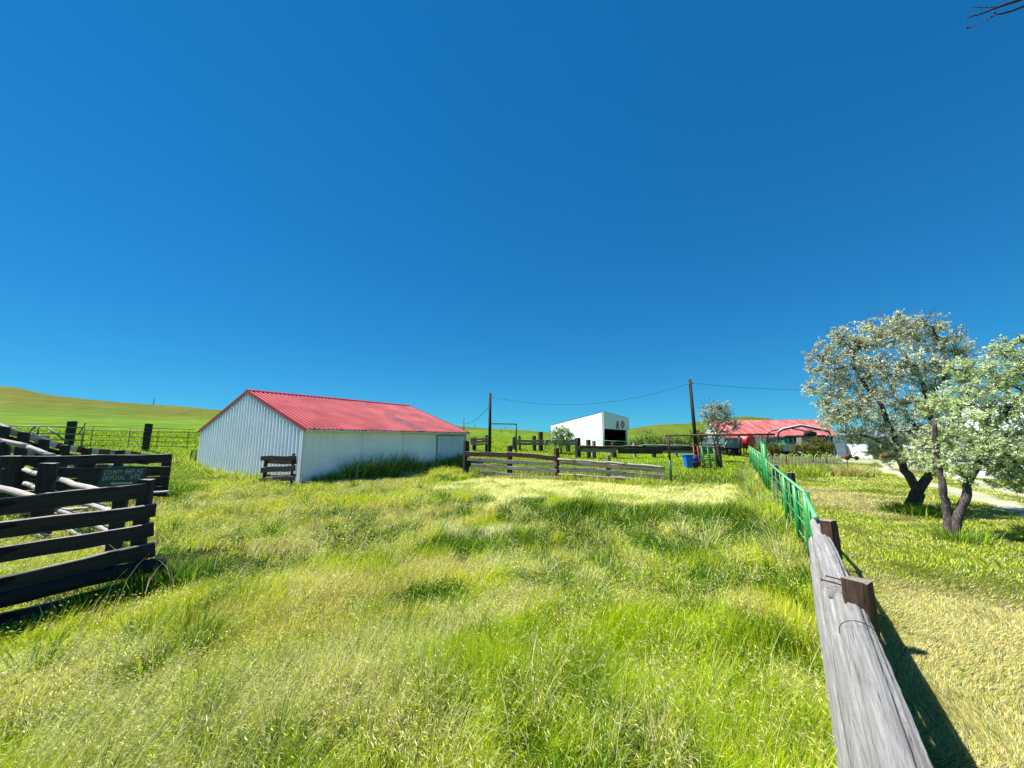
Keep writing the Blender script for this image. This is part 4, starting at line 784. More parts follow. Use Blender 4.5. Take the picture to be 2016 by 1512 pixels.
# far timber fences
def flat_fence(name, label, A, B, rails, posts, mt='dark_wood', th=.08): return fence(name, label, A, B, [(x0, y0, x1, y1, h, mm, 1) for (x0, y0, x1, y1, h, mm) in rails], [(px, py, wd, mm, -1) for (px, py, wd, mm) in posts], th=th)
a = P(926, 872, 33); b_ = P(964, 870, 31)
flat_fence('timber_fence', 'short dark rail fence left of the utility pole beyond the shed', a[:2], b_[:2], [(928, 863.5, 964, 861.5, .16, 'dark_wood'), (928, 869, 964, 866, .18, 'dark_wood'), (930, 874, 964, 872, .14, 'dark_wood')], [(930, 861, .3, 'dark_wood'), (955, 857, .2, 'dark_wood')])
pline('pipe_fence', 'thin pipe panel between the shed and the short dark rail fence', (P(900, 872, 34))[:2], (P(928, 872, 33))[:2], 915, 930, ((862, 862), (868, 868), (873, 873)), (916, 922, 928), rt=.03)
a = P(1012, 875, 36); b_ = P(1145, 880, 38)
flat_fence('timber_fence', 'distant grey rail fence between pipe arch and the flowering bush', a[:2], b_[:2], [(1018, 866, 1137, 866, .22, 'grey_wood'), (1018, 871.5, 1137, 872, .22, 'grey_wood')], [(1014, 860, .3, 'dark_wood'), (1024, 858, .16, 'dark_wood'), (1053, 858, .28, 'dark_wood'), (1066, 850, .36, 'brown_wood'), (1120, 862, .3, 'dark_wood')])
pline('pipe_gate', 'pale green tubular gate in front of the distant grey rail fence', (P(1070, 885, 31))[:2], (P(1138, 885, 31))[:2], 1073, 1136, ((866, 866), (871, 871), (876, 876), (880, 880), (884, 884)), (1073, 1093, 1114, 1136), rt=.028, mt='sage', cat_='gate', vr=.035)
a = P(1138, 886, 32); b_ = P(1420, 890, 36)
rr_ = []; 
for (x0, x1, y0, hh) in ((1138, 1225, 877, .30), (1142, 1210, 881.5, .34), (1225, 1300, 877, .22), (1215, 1300, 882, .34), (1260, 1352, 875, .22), (1290, 1375, 882, .22), (1300, 1420, 877.5, .25), (1300, 1420, 886, .25), (1215, 1300, 888, .2), (1375, 1420, 882, .25)):
    rr_.append((x0, y0, x1, y0 + (x1 - x0) * .012, hh, ('brown_wood', 'grey_wood', 'dark_wood')[len(rr_) % 3]))
flat_fence('timber_fence', 'long low wall of stacked heavy grey timbers before the open white hay barn', a[:2], b_[:2], rr_, [(1140, 862, .38, 'dark_wood'), (1161, 866, .3, 'brown_wood'), (1172, 868, .25, 'grey_wood'), (1211, 869, .36, 'rust_pipe'), (1251, 872, .22, 'pale_pole'), (1333, 874, .28, 'grey_wood'), (1290, 874, .3, 'dark_wood')], th=.2)
pline('pipe_fence', 'thin pale green pipe rail above the heavy stacked timbers', (P(1140, 886, 37))[:2], (P(1375, 886, 39))[:2], 1174, 1372, ((867, 874.5), (872, 879)), (1190, 1230, 1270, 1300, 1340, 1370), rt=.03, mt='green_pipe')
# ------------------------------------------------------------------ hay barn
def box_building(): pass
HA = P(1187, 878, 52); HB = P(1236, 878, 58); HC = P(1085, 874, 72)    # front left, front right, rear left
HA.z = gz1(HA.x, HA.y) - .2; zt0 = P(1196, 812, 52).z; zt1 = zt0 - .55; zl = P(1188, 844, 52).z; HBf = Vector((HB.x, HB.y, HA.z)); rear = Vector((HC.x, HC.y, HA.z)); du = (rear - HA); rearR = HBf + du; ztr = P(1090, 838, HC.y).z
hb = thing('hay_barn', 'white open fronted metal hay barn with red brand marks above its opening', 'barn', HA)
nf = Vector((HB.y - HA.y, -(HB.x - HA.x), 0)).normalized(); nf = nf if nf.dot(HA) < 0 else -nf; nl_ = Vector((-du.y, du.x, 0)).normalized(); nl_ = nl_ if nl_.dot(HA - HBf) > 0 else -nl_
def atz(p, z): return Vector((p.x, p.y, z))
ov = nf * .35
mb = MB(); ribbed(mb, HA, rear, atz(HA, zt0), atz(rear, ztr), nl_, .9, .035, .1); ribbed(mb, HA + ov + Zv(zl - HA.z), HA, atz(HA + ov, zt0 + .1), atz(HA, zt0), nl_, .6, .06, .12); mb.build('side_wall', M['white_wall'], hb)
mb = MB(); ribbed(mb, HBf, rearR, atz(HBf, zt1), atz(rearR, ztr - .3), -nl_, .9, .05, .1); ribbed(mb, rear, rearR, atz(rear, ztr), atz(rearR, ztr - .3), -nf, .9, .05, .1); mb.build('side_wall', M['white_wall'], hb)
mb = MB(); ribbed(mb, atz(HA + ov, zl), atz(HBf + ov, zl - .1), atz(HA + ov, zt0 + .1), atz(HBf + ov, zt1 + .1), nf, .9, .012, .03); ribbed(mb, atz(HBf + ov, zl), atz(HBf, zl), atz(HBf + ov, zt1 + .1), atz(HBf, zt1), -nl_, .9, .03, .06); fas = mb.build('fascia', M['white_wall'], hb)
mb = MB(); mb.quad(atz(HA + ov, zt0 + .14), atz(HBf + ov, zt1 + .14), atz(rearR, ztr - .2), atz(rear, ztr + .1)); mb.quad(atz(HA + ov, zl + .02), atz(HBf + ov, zl - .08), atz(HBf, zl), atz(HA, zl)); mb.build('roof', M['white_metal'], hb)
mb = MB(); q = HA.lerp(HBf, .96); mb.box(atz(q, (zl + HA.z) / 2), (.25, .25, zl - HA.z)); mb.box(atz(HA.lerp(HBf, .03), (zl + HA.z) / 2), (.25, .25, zl - HA.z)); mb.build('post', M['white_metal'], hb)
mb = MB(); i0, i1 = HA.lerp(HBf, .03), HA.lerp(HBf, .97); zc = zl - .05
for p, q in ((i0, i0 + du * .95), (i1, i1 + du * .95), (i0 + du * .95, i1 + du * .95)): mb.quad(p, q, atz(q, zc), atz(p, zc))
mb.quad(atz(i0, zc), atz(i1, zc), atz(i1 + du * .95, zc), atz(i0 + du * .95, zc)); mb.quad(atz(i0, HA.z + .15), atz(i1, HA.z + .15), atz(i1 + du * .95, HA.z + .15), atz(i0 + du * .95, HA.z + .15)); mb.build('painted_shade_panels', M['black'], hb)  # added black panels that paint the shade inside the open barn
mb = MB(); mid = HA.lerp(HBf, .5) + du * .35
for k in range(7): q = HA.lerp(HBf, .12 + .13 * k) + du * random.uniform(.25, .5); mb.box(atz(q, HA.z + .6 + .35 * (k % 3)), (1.2, 1.4, 1.2 + .7 * (k % 3)), .3)
mb.build('stored_bales', M['brown_wood'], hb)
mb = MB(); nu = (HBf - HA).normalized()
def fpt(px, py): return on((HA + ov)[:2], (HBf + ov)[:2], px, py) + nf * .06
def bar(p, q, wd=.17): 
    p = fpt(*p); q = fpt(*q); d_ = (q - p).normalized(); s_ = d_.cross(nf).normalized() * wd / 2; e = [p - s_, p + s_, q + s_, q - s_]; mb.add(e + [a + nf * .05 for a in e], [(0, 1, 2, 3), (7, 6, 5, 4), (0, 4, 5, 1), (1, 5, 6, 2), (2, 6, 7, 3), (3, 7, 4, 0)])
for s_ in (((1213.5, 844), (1215.3, 829)), ((1215.3, 829), (1217.2, 844)),): bar(*s_)
for s_ in (((1222.5, 836.5), (1225.3, 829)), ((1225.3, 829), (1228.2, 836.5)), ((1228.2, 836.5), (1225.4, 842)), ((1225.4, 842), (1222.5, 836.5)), ((1225.4, 842), (1225.4, 845))): bar(*s_)
mb.build('brand_mark', M['red_trim'], fas)
# ------------------------------------------------------------------ red roofed barn
def bpt(px, py, Y=60): return P(px, py, Y)
B0 = bpt(1424, 880, 62); B1 = bpt(1650, 880, 58); zb = min(gz1(B0.x, B0.y), gz1(B1.x, B1.y)) - .3; du2 = (B1 - B0); du2.z = 0; nb = Vector((du2.y, -du2.x, 0)).normalized(); nb = nb if nb.y < 0 else -nb
ze = P(1450, 857, 60.5).z; zr = P(1450, 827, 66).z; B0g = atz(B0, zb); B1g = atz(B1, zb); bk = -nb * 6.5
barn = thing('barn', 'long low barn with faded patchy red roof and white walls', 'barn', B0g)
mb = MB(); ribbed(mb, B0g, B1g, atz(B0, ze), atz(B1, ze), nb, .9, .03, .06); ribbed(mb, B0g + bk * 2, B1g + bk * 2, atz(B0, ze) + bk * 2, atz(B1, ze) + bk * 2, -nb, .9, .03, .06)
for p in (B0, B1): mb.add([atz(p, zb), atz(p, ze), atz(p, zr - .1) + bk, atz(p, ze) + bk * 2, atz(p, zb) + bk * 2], [(0, 1, 2, 3, 4)])
mb.build('wall', M['white_wall'], barn)
mb = MB(); e = nb * .5 - Zv(.18); ex = du2.normalized() * .4; ribbed(mb, atz(B0, ze) + e - ex, atz(B1, ze) + e + ex, atz(B0, zr) + bk - ex, atz(B1, zr) + bk + ex, (nb * .35 + Zv(1)).normalized(), .7, .05, .1); ribbed(mb, atz(B0, ze) - e * 1 + bk * 2 - Zv(.36), atz(B1, ze) - e + bk * 2 - Zv(.36), atz(B0, zr) + bk, atz(B1, zr) + bk, (-nb * .35 + Zv(1)).normalized(), .7, .05, .1)
mb.build('roof', M['barn_roof'], barn)
mb = MB(); mb.box(atz(B0.lerp(B1, .5), ze - .22) + nb * .3, (du2.length, .1, .16), math.atan2(du2.y, du2.x)); mb.build('eave_board', M['red_trim'], barn)
for f_, w_ in ((.16, 2.2), (.47, 2.4), (.70, 3.0)):
    mb = MB(); mb.box(atz(B0.lerp(B1, f_), (zb + ze) / 2 - .2) + nb * .06, (w_, .06, ze - zb - .6), math.atan2(du2.y, du2.x)); mb.build('door', M['black' if f_ > .5 else 'grey_box'], barn)
# vents on the roof front
# ------------------------------------------------------------------ equipment near the barn
def boxm(mb, x0, y0, x1, y1, Y, dep, m=0):
    a = P(x0, y1, Y); b_ = P(x1, y0, Y); mb.box(((a.x + b_.x) / 2, Y + dep / 2, (a.z + b_.z) / 2), (b_.x - a.x, dep, b_.z - a.z), 0, m)
def wheel(mb, c, r, wd, ax=(0, 1, 0), m=0): c = Vector(c); ax = Vector(ax).normalized(); mb.tube([c - ax * wd / 2, c + ax * wd / 2], r, 18, m)
Yt = 38; q = P(1443, 895, Yt); tr = thing('trailer', 'slate grey box trailer on dark undercarriage below the red roof', 'trailer', Vector((q.x, Yt, gz1(q.x, Yt))))
mb = MB(); boxm(mb, 1427, 863, 1461, 881.5, Yt, 4.5); mb.build('body', M['grey_box'], tr); mb = MB(); boxm(mb, 1426, 861, 1462, 863, Yt - .05, 4.6); mb.build('roof_rim', M['steel'], tr)
zgt = gz1(q.x, Yt); mb = MB(); a = P(1429, 882, Yt); b_ = P(1460, 882, Yt); mb.box(((a.x + b_.x) / 2, Yt + 2.2, (a.z + zgt) / 2 + .15), (b_.x - a.x - .1, 4.3, (a.z - zgt) * .6)); mb.build('undercarriage', M['black'], tr)
for s_ in (.2, .8): mb = MB(); wheel(mb, (a.x + (b_.x - a.x) * s_, Yt + .1, zgt + .38), .38, .25, (1, 0, 0)); mb.build('wheel', M['rubber'], tr, True)
mb = MB()
for k, (xa, ya, xb, yb) in enumerate(((1428, 875, 1431, 867), (1431, 867, 1434, 875), (1437, 874, 1438, 866), (1441, 873, 1442, 867))):
    p = P(xa, ya, Yt - .02); p2 = P(xb, yb, Yt - .02); mb.tube([p, p2], .035, 5)
mb.build('marking', M['white_wall'], tr)
Yk = 40; c = P(1478, 869.5, Yk); rt_ = abs(P(1491.5, 869, Yk).x - c.x); tk = thing('fuel_tank', 'round red fuel tank on a stand beside the slate trailer', 'tank', Vector((c.x, Yk, gz1(c.x, Yk)))); mb = MB(); ax = Vector((-.35, .94, 0)); 
mb.tube([c - ax * .08, c, c + ax * 2.4, c + ax * 2.5], [rt_ * .9, rt_, rt_, rt_ * .9], 28); mb.build('tank_shell', M['red_paint'], tk, True); mb = MB(); zg = gz1(c.x, Yk)
for s_ in (-.45, .45):
    for d_ in (.1, 2.1): mb.tube([(c.x + s_, c.y + d_, zg - .1), (c.x + s_, c.y + d_, c.z - rt_ * .7)], .05, 6)
mb.build('stand', M['rust_pipe'], tk)
# carport
Yc = 44; cp = thing('carport', 'open portal frame carport with pale roof edge in front of the red roof', 'carport', Vector((P(1532, 880, Yc).x, Yc, gz1(36, Yc))))
zgc = gz1(P(1580, 880, Yc).x, Yc); pf = [P(1531, 862, Yc), P(1533, 851, Yc), P(1541, 846, Yc), P(1577, 838.5, Yc), P(1614, 846, Yc), P(1632, 850, Yc), P(1637, 862, Yc)]; dep = Vector((2.8, 6.0, 0))
mb = MB(); mb.tube([atz(pf[0], zgc)] + pf + [atz(pf[-1], zgc)], .10, 8); mb.build('frame', M['dark_wood'], cp, True); mb = MB(); mb.tube([atz(pf[0] + dep, zgc)] + [p + dep for p in pf] + [atz(pf[-1] + dep, zgc)], .09, 8); mb.build('frame', M['dark_wood'], cp, True)
mb = MB(); up_ = Zv(.13)
mb.tube([p + up_ for p in pf[1:-1]], .07, 6)
mb.build('roof_edge', M['white_wall'], cp, True)
mb = MB()
for k in (3, 4): mb.tube([pf[k], pf[k] + dep], .05, 6)
mb.build('purlin', M['dark_wood'], cp)
# grey container beneath, tractor
ct = thing('shed', 'dark grey box shed standing under the right half of the carport', 'shed', Vector((P(1608, 885, 46).x, 46, zgc))); mb = MB(); boxm(mb, 1581, 859, 1634, 888, 46, 2.4); mb.build('body', M['grey_wood'], ct); mb = MB(); boxm(mb, 1579, 856.5, 1636, 859, 45.8, 2.8); mb.build('roof', M['dark_wood'], ct)
mb = MB(); mb.tube([P(1585, 855, 46.5), P(1594, 852, 46.5), P(1606, 854, 46.5)], [.25, .3, .2], 8); mb.build('tarp_roll', M['black'], ct, True)
Yx = 43; q = P(1556, 890, Yx); tx = thing('tractor', 'tractor with dark roofed green glass cab parked under the carport', 'tractor', Vector((q.x, Yx, zgc)))
mb = MB(); boxm(mb, 1545, 859.5, 1568, 862.5, Yx, 1.8); mb.build('cab_roof', M['black'], tx); mb = MB(); boxm(mb, 1547, 862.5, 1566, 872, Yx + .1, 1.5); mb.build('cab_glass', M['glass'], tx); mb = MB()
for px in (1546, 1557, 1566): boxm(mb, px, 862.5, px + 1.2, 873, Yx + .02, .08)
mb.build('cab_pillars', M['black'], tx); mb = MB(); boxm(mb, 1549, 872, 1566, 884, Yx - .6, 2.6); mb.build('body', M['green_pipe'], tx); mb = MB(); boxm(mb, 1551, 875, 1560, 883, Yx - .7, .08); mb.build('grille', M['steel'], tx)
for px, r_ in ((1546, .62), (1568, .62)): p = P(px, 884, Yx + .9); mb = MB(); wheel(mb, (p.x, p.y, zgc + r_), r_, .35, (1, 0, 0)); mb.build('wheel', M['rubber'], tx, True)
mb = MB(); a = P(1560, 884, Yx - .5); mb.tube([(a.x, a.y, a.z), (a.x + .1, a.y - 1.4, zgc + .3)], .06, 6); boxm(mb, 1538, 876, 1562, 888, Yx - 1.6, .3); mb.build('front_bucket', M['steel'], tx)
# white garage
GA = P(1648, 900, 44); GB = P(1718, 903, 41); zg = -.15; zt = P(1718, 858.5, 41).z
gar = thing('garage', 'white walled garage with dark open bay half hidden by the olive tree', 'garage', Vector((GA.x, GA.y, 0))); du3 = (GB - GA); du3.z = 0; ud = du3.normalized(); nb3 = Vector((ud.y, -ud.x, 0)); nb3 = nb3 if nb3.y < 0 else -nb3; ag = math.atan2(ud.y, ud.x)
mb = MB(); A_, B_ = atz(GA, zg), atz(GB, zg); ribbed(mb, A_, B_, atz(GA, zt), atz(GB, zt), nb3, .6, .012, .02); C_ = B_ + ud * 2.6; D_ = C_ + ud * 3.2; mb.box(atz(C_.lerp(D_, .5), (zt + zg) / 2), (3.2, .15, zt - zg), ag)
mb.box(atz(B_.lerp(C_, .5), zt - .2), (2.6, .15, .5), ag); wl = mb.build('front_wall', M['white_wall'], gar)
mb = MB(); bb = -nb3 * 7
for p, q in ((A_, A_ + bb), (A_ + bb, D_ + bb), (D_ + bb, D_), (B_ + ud * .0 + bb * .0, B_ + bb)): mb.quad(p, q, atz(q, zt), atz(p, zt))
mb.build('walls', M['white_door'], gar); mb = MB(); mb.quad(atz(B_, zg + .02), atz(C_, zg + .02), atz(C_, zg + .02) + bb, atz(B_, zg + .02) + bb); mb.build('bay_floor', M['black'], gar)
mb = MB(); e3 = nb3 * .4; rz_ = zt + 1.0
for s_, t_ in ((A_ + e3 - ud * .3, D_ + e3 + ud * .3),): mb.add([atz(s_, zt + .0), atz(t_, zt), atz(t_ + bb * .5, rz_), atz(s_ + bb * .5, rz_), atz(t_ + bb * 1.05, zt), atz(s_ + bb * 1.05, zt)], [(0, 1, 2, 3), (3, 2, 4, 5)])
mb.build('roof', M['grey_box'], gar)
mb = MB(); q = A_.lerp(B_, .14); mb.box(atz(q, (zt + zg) / 2 + .5) + nb3 * .04, (.12, .04, .9), ag); mb.build('vent_pipe', M['steel'], gar)
mb = MB(); q = A_.lerp(B_, .10); mb.box(atz(q, zg + .9) + nb3 * .25, (1.6, .3, 1.8), ag); o = mb.build('storage_cabinet', M['grey_box'], None, org=atz(q, 0)); tag(o, 'slate grey steel cabinet against the left end of the white garage wall', 'cabinet')
# white outbuilding right
HA2 = P(1915, 936, 21.5); HB2 = P(2100, 955, 19.0); zt2 = 2.7; hz = .0
ob = thing('outbuilding', 'white sided outbuilding glimpsed behind the right hand olive tree', 'building', Vector((HA2.x, HA2.y, 0))); ud2 = Vector((HB2.x - HA2.x, HB2.y - HA2.y, 0)).normalized(); nb4 = Vector((ud2.y, -ud2.x, 0)); nb4 = nb4 if nb4.dot(HA2) < 0 else -nb4; ag2 = math.atan2(ud2.y, ud2.x)
A4 = atz(HA2, -.1); B4 = A4 + ud2 * 9; b4 = -nb4 * 6; mb = MB()
for p, q, n_ in ((A4, B4, nb4), (A4, A4 + b4, -ud2), (B4, B4 + b4, ud2), (A4 + b4, B4 + b4, -nb4)): ribbed(mb, p, q, atz(p, zt2), atz(q, zt2), n_, .3, .01, .02)
mb.add([atz(A4, zt2), atz(A4 + b4 * .5, zt2 + 1.5), atz(A4 + b4, zt2)], [(0, 1, 2)]); mb.build('wall', M['white_wall'], ob); mb = MB(); e4 = nb4 * .4 - Zv(.15)
mb.add([atz(A4, zt2) + e4 - ud2 * .3, atz(B4, zt2) + e4 + ud2 * .3, atz(B4 + b4 * .5, zt2 + 1.55) + ud2 * .3, atz(A4 + b4 * .5, zt2 + 1.55) - ud2 * .3, atz(B4 + b4, zt2) - e4 - Zv(.3) + ud2 * .3, atz(A4 + b4, zt2) - e4 - Zv(.3) - ud2 * .3], [(0, 1, 2, 3), (3, 2, 4, 5)]); mb.build('roof', M['white_metal'], ob)
for f_ in (.12, .3, .55):
    mb = MB(); mb.box(atz(A4 + ud2 * 9 * f_, 1.5) + nb4 * .03, (.9, .05, .9), ag2); wn = mb.build('window', M['glass'], ob); mb = MB(); 
    for s_ in (-.48, .48): mb.box(atz(A4 + ud2 * (9 * f_ + s_), 1.5) + nb4 * .05, (.06, .06, 1.0), ag2)
    for s_ in (-.48, .48): mb.box(atz(A4 + ud2 * 9 * f_, 1.5 + s_) + nb4 * .048, (.9, .06, .06), ag2)
    mb.build('window_frame', M['white_wall'], wn)
# small machines by the garage
q = P(1670, 902, 39); q.z = gz1(q.x, q.y); mo_s = .75; mo = thing('lawn_mower', 'small rusty red mower standing in front of the white garage', 'mower', q); mb = MB(); mb.box(q + Vector((0, 0, .22)), (1.0, .6, .12)); mb.build('deck', M['rust_pipe'], mo); mb = MB(); mb.box(q + Vector((.05, 0, .4)), (.45, .35, .28), .2); mb.build('engine', M['red_rust'], mo)
for s_ in (-.45, .48): mb = MB(); wheel(mb, q + Vector((s_, -.4, .2)), .2, .12); mb.build('wheel', M['rubber'], mo, True)
mb = MB(); mb.tube([q + Vector((.5, 0, .4)), q + Vector((1.0, 0, .85))], .03, 6); mb.build('handle', M['rust_pipe'], mo)
q = P(1752, 906, 38); q.z = gz1(q.x, q.y); mo = thing('garden_tractor', 'small tan ride on mower before the dark garage bay', 'mower', q); mb = MB(); mb.box(q + Vector((-.35, 0, .62)), (.8, .6, .45)); mb.box(q + Vector((-.8, 0, .5)), (.15, .5, .4)); mb.build('hood', M['yellow'], mo); mb = MB(); mb.box(q + Vector((.4, 0, .62)), (.5, .55, .14)); mb.box(q + Vector((.65, 0, .88)), (.12, .5, .45)); mb.build('seat', M['red_rust'], mo)
mb = MB(); mb.box(q + Vector((.1, 0, .32)), (1.7, .8, .14)); mb.build('deck', M['yellow'], mo)
for s_, r_ in ((-.6, .25), (.5, .33)): mb = MB(); wheel(mb, q + Vector((s_, -.42, r_)), r_, .2); mb.build('wheel', M['rubber'], mo, True)
mb = MB(); mb.tube([q + Vector((.0, 0, .8)), q + Vector((.12, 0, 1.1))], .02, 6); mb.build('steering_column', M['black'], mo)
# blue bin and drum
Yb = 26; a = P(1357, 920, Yb); zg = gz1(a.x, Yb); bn = thing('feed_bin', 'bright blue tapered bin standing in the grass past the gateway', 'bin', Vector((a.x, Yb, zg)))
tx0, tx1, bx0, bx1 = P(1350, 897, Yb), P(1364, 897, Yb), P(1353, 918, Yb), P(1362, 918, Yb); mb = MB(); dp = .6
mb.add([(bx0.x, Yb, zg), (bx1.x, Yb, zg), (bx1.x, Yb + dp * .7, zg), (bx0.x, Yb + dp * .7, zg), tx0, tx1, tx1 + Vector((0, dp, 0)), tx0 + Vector((0, dp, 0))], [(3, 2, 1, 0), (0, 1, 5, 4), (1, 2, 6, 5), (2, 3, 7, 6), (3, 0, 4, 7), (4, 5, 6, 7)]); mb.build('body', M['blue'], bn); mb = MB(); c_ = (tx0 + tx1) / 2 + Vector((0, dp / 2, 0)); mb.box(c_ + Zv(.03), (tx1.x - tx0.x + .1, dp + .1, .07)); mb.build('lid', M['blue'], bn)
a = P(1371, 918, 26.8); zg = gz1(a.x, 26.8); zt_ = P(1371, 895, 26.8).z; dr = thing('plastic_drum', 'dark blue plastic drum behind the bright blue bin', 'drum', Vector((a.x, 26.8, zg))); mb = MB(); hh = zt_ - zg
mb.tube([(a.x, 26.8, zg + hh * f_) for f_ in (0, .05, .33, .36, .39, .63, .66, .69, .95, 1)], [.26, .3, .3, .32, .3, .3, .32, .3, .3, .25], 16); mb.build('shell', M['navy'], dr, True); mb = MB(); mb.tube([(a.x, 26.8, zg + hh), (a.x, 26.8, zg + hh + .04)], .1, 10); mb.build('cap', M['black'], dr)
# stacked pipe panels
def panelstack(px0, px1, ytop, ybot, Y, mat, label, nr_=6, lean_=.0):
    a = P(px0, ytop, Y); b_ = P(px1, ytop, Y + .4); zg = gz1(a.x, Y); root = thing('stock_panel', label, 'panel', Vector((a.x, Y, zg)), 'stacked stock panels beside the blue bin')
    zt_ = a.z
    for k in range(nr_):
        z = zg + .15 + (zt_ - zg - .15) * k / (nr_ - 1); mb = MB(); off = Vector((0, .25 * k / nr_, 0)); mb.tube([atz(a, z) + off, atz(b_, z - lean_) + off], .028, 6); mb.build('rail', M[mat], root, True)
    for f_ in (0, .5, 1): mb = MB(); q = a.lerp(b_, f_); mb.tube([atz(q, zg - .05 - lean_ * f_), atz(q, zt_ - lean_ * f_) + Vector((0, .25, 0))], .032, 6); mb.build('upright', M[mat], root, True)
panelstack(1368, 1384, 878, 905, 26.0, 'red_rust', 'faded red pipe panel leaning between blue drum and green panels', 5)
panelstack(1384, 1408, 880, 906, 25.2, 'green_pipe', 'bright green pipe panel at the front of the leaning stack', 6, .06)
panelstack(1381, 1411, 877, 906, 26.2, 'sage', 'sage green pipe panel leaning behind the bright green one', 6)
panelstack(1386, 1410, 884, 900, 27.0, 'green_dark', 'dark green pipe panel at the back of the leaning stack', 4, -.05)
r_ = thing('rail_bar', 'orange and rusty bar laid across the top of the brown post by the panels', 'bar', P(1405, 905, 26.6) * 1.0); mb = MB(); mb.tube([P(1362, 876, 26.9), P(1424, 875.5, 26.9)], .04, 6); mb.build('bar_shaft', M['rust_pipe'], r_); mb = MB(); boxm(mb, 1408, 873.5, 1421, 877.5, 26.7, .15); mb.build('bar_clamp', M['orange'], r_)
a = P(1413, 877, 26.6); r_ = thing('wooden_post', 'brown timber post supporting the orange and rusty bar', 'post', Vector((a.x, a.y, gz1(a.x, a.y)))); timber('post_shaft', Vector((a.x + .1, a.y, gz1(a.x, a.y) - .1)), a, .24, .24, M['brown_wood'], r_, .005, 5, .01)
a = P(1374, 854.5, 30); b_ = P(1411, 855.5, 30); ga = Vector((a.x + .1, 30, gz1(a.x, 30))); r_ = thing('pipe_arch', 'small rusty pipe arch behind the green panel stack', 'gateway', ga); mb = MB(); mb.tube([a, b_], .045, 6); mb.build('header', M['rust_pipe'], r_)
for px in (1374.5, 1380): p = P(px, 855, 30); mb = MB(); mb.tube([p, atz(p, gz1(p.x, 30))], .04, 6); mb.build('post', M['rust_pipe'], r_)
# hoop fence
hf0 = G(1498, 921); hf1 = G(1661, 924); hfr = thing('hoop_fence', 'low white wire hoop fence above the long grass bank', 'fence', Vector((hf0.x, hf0.y, 0))); nh = 12; dh = (hf1 - hf0) / nh; 
for k in range(nh):
    c = hf0 + dh * (k + .5); wv2 = dh * .34; mb = MB(); zt_ = .78
    for s_, top_ in ((1.0, .0), (.62, -.10)):
        pts = [c - wv2 * s_] + [c + wv2 * s_ * -math.cos(a) + Zv(zt_ + top_ + .24 * s_ * math.sin(a)) for a in np.linspace(0, math.pi, 9)] + [c + wv2 * s_]; mb.tube(pts, .016, 6)
    mb.tube([c - wv2 * .25, c - wv2 * .25 + Zv(.75)], .011, 5); mb.tube([c + dh * .5, c + dh * .5 + Zv(.62)], .011, 5); mb.build('hoop', M['gutter'], hfr, True)
mb = MB()
for z in (.25, .66): mb.tube([hf0 + Zv(z), hf1 + Zv(z)], .013, 5)
mb.build('wire', M['gutter'], hfr); 
for k, (px, py) in enumerate(((1665, 905), (1546, 897), (1624, 899))):
    p = on(hf0, hf1, px, py); r_ = thing('steel_stake', ('thin dark stake at the right end of the hoop fence', 'thin dark stake near the left part of the hoop fence', 'thin dark stake in the right half of the hoop fence')[k], 'stake', Vector((p.x, p.y - .1, 0))); mb = MB(); mb.tube([(p.x, p.y - .1, -.1), (p.x, p.y - .1, p.z)], .028, 6); mb.build('shaft', M['rust_pipe'], r_)
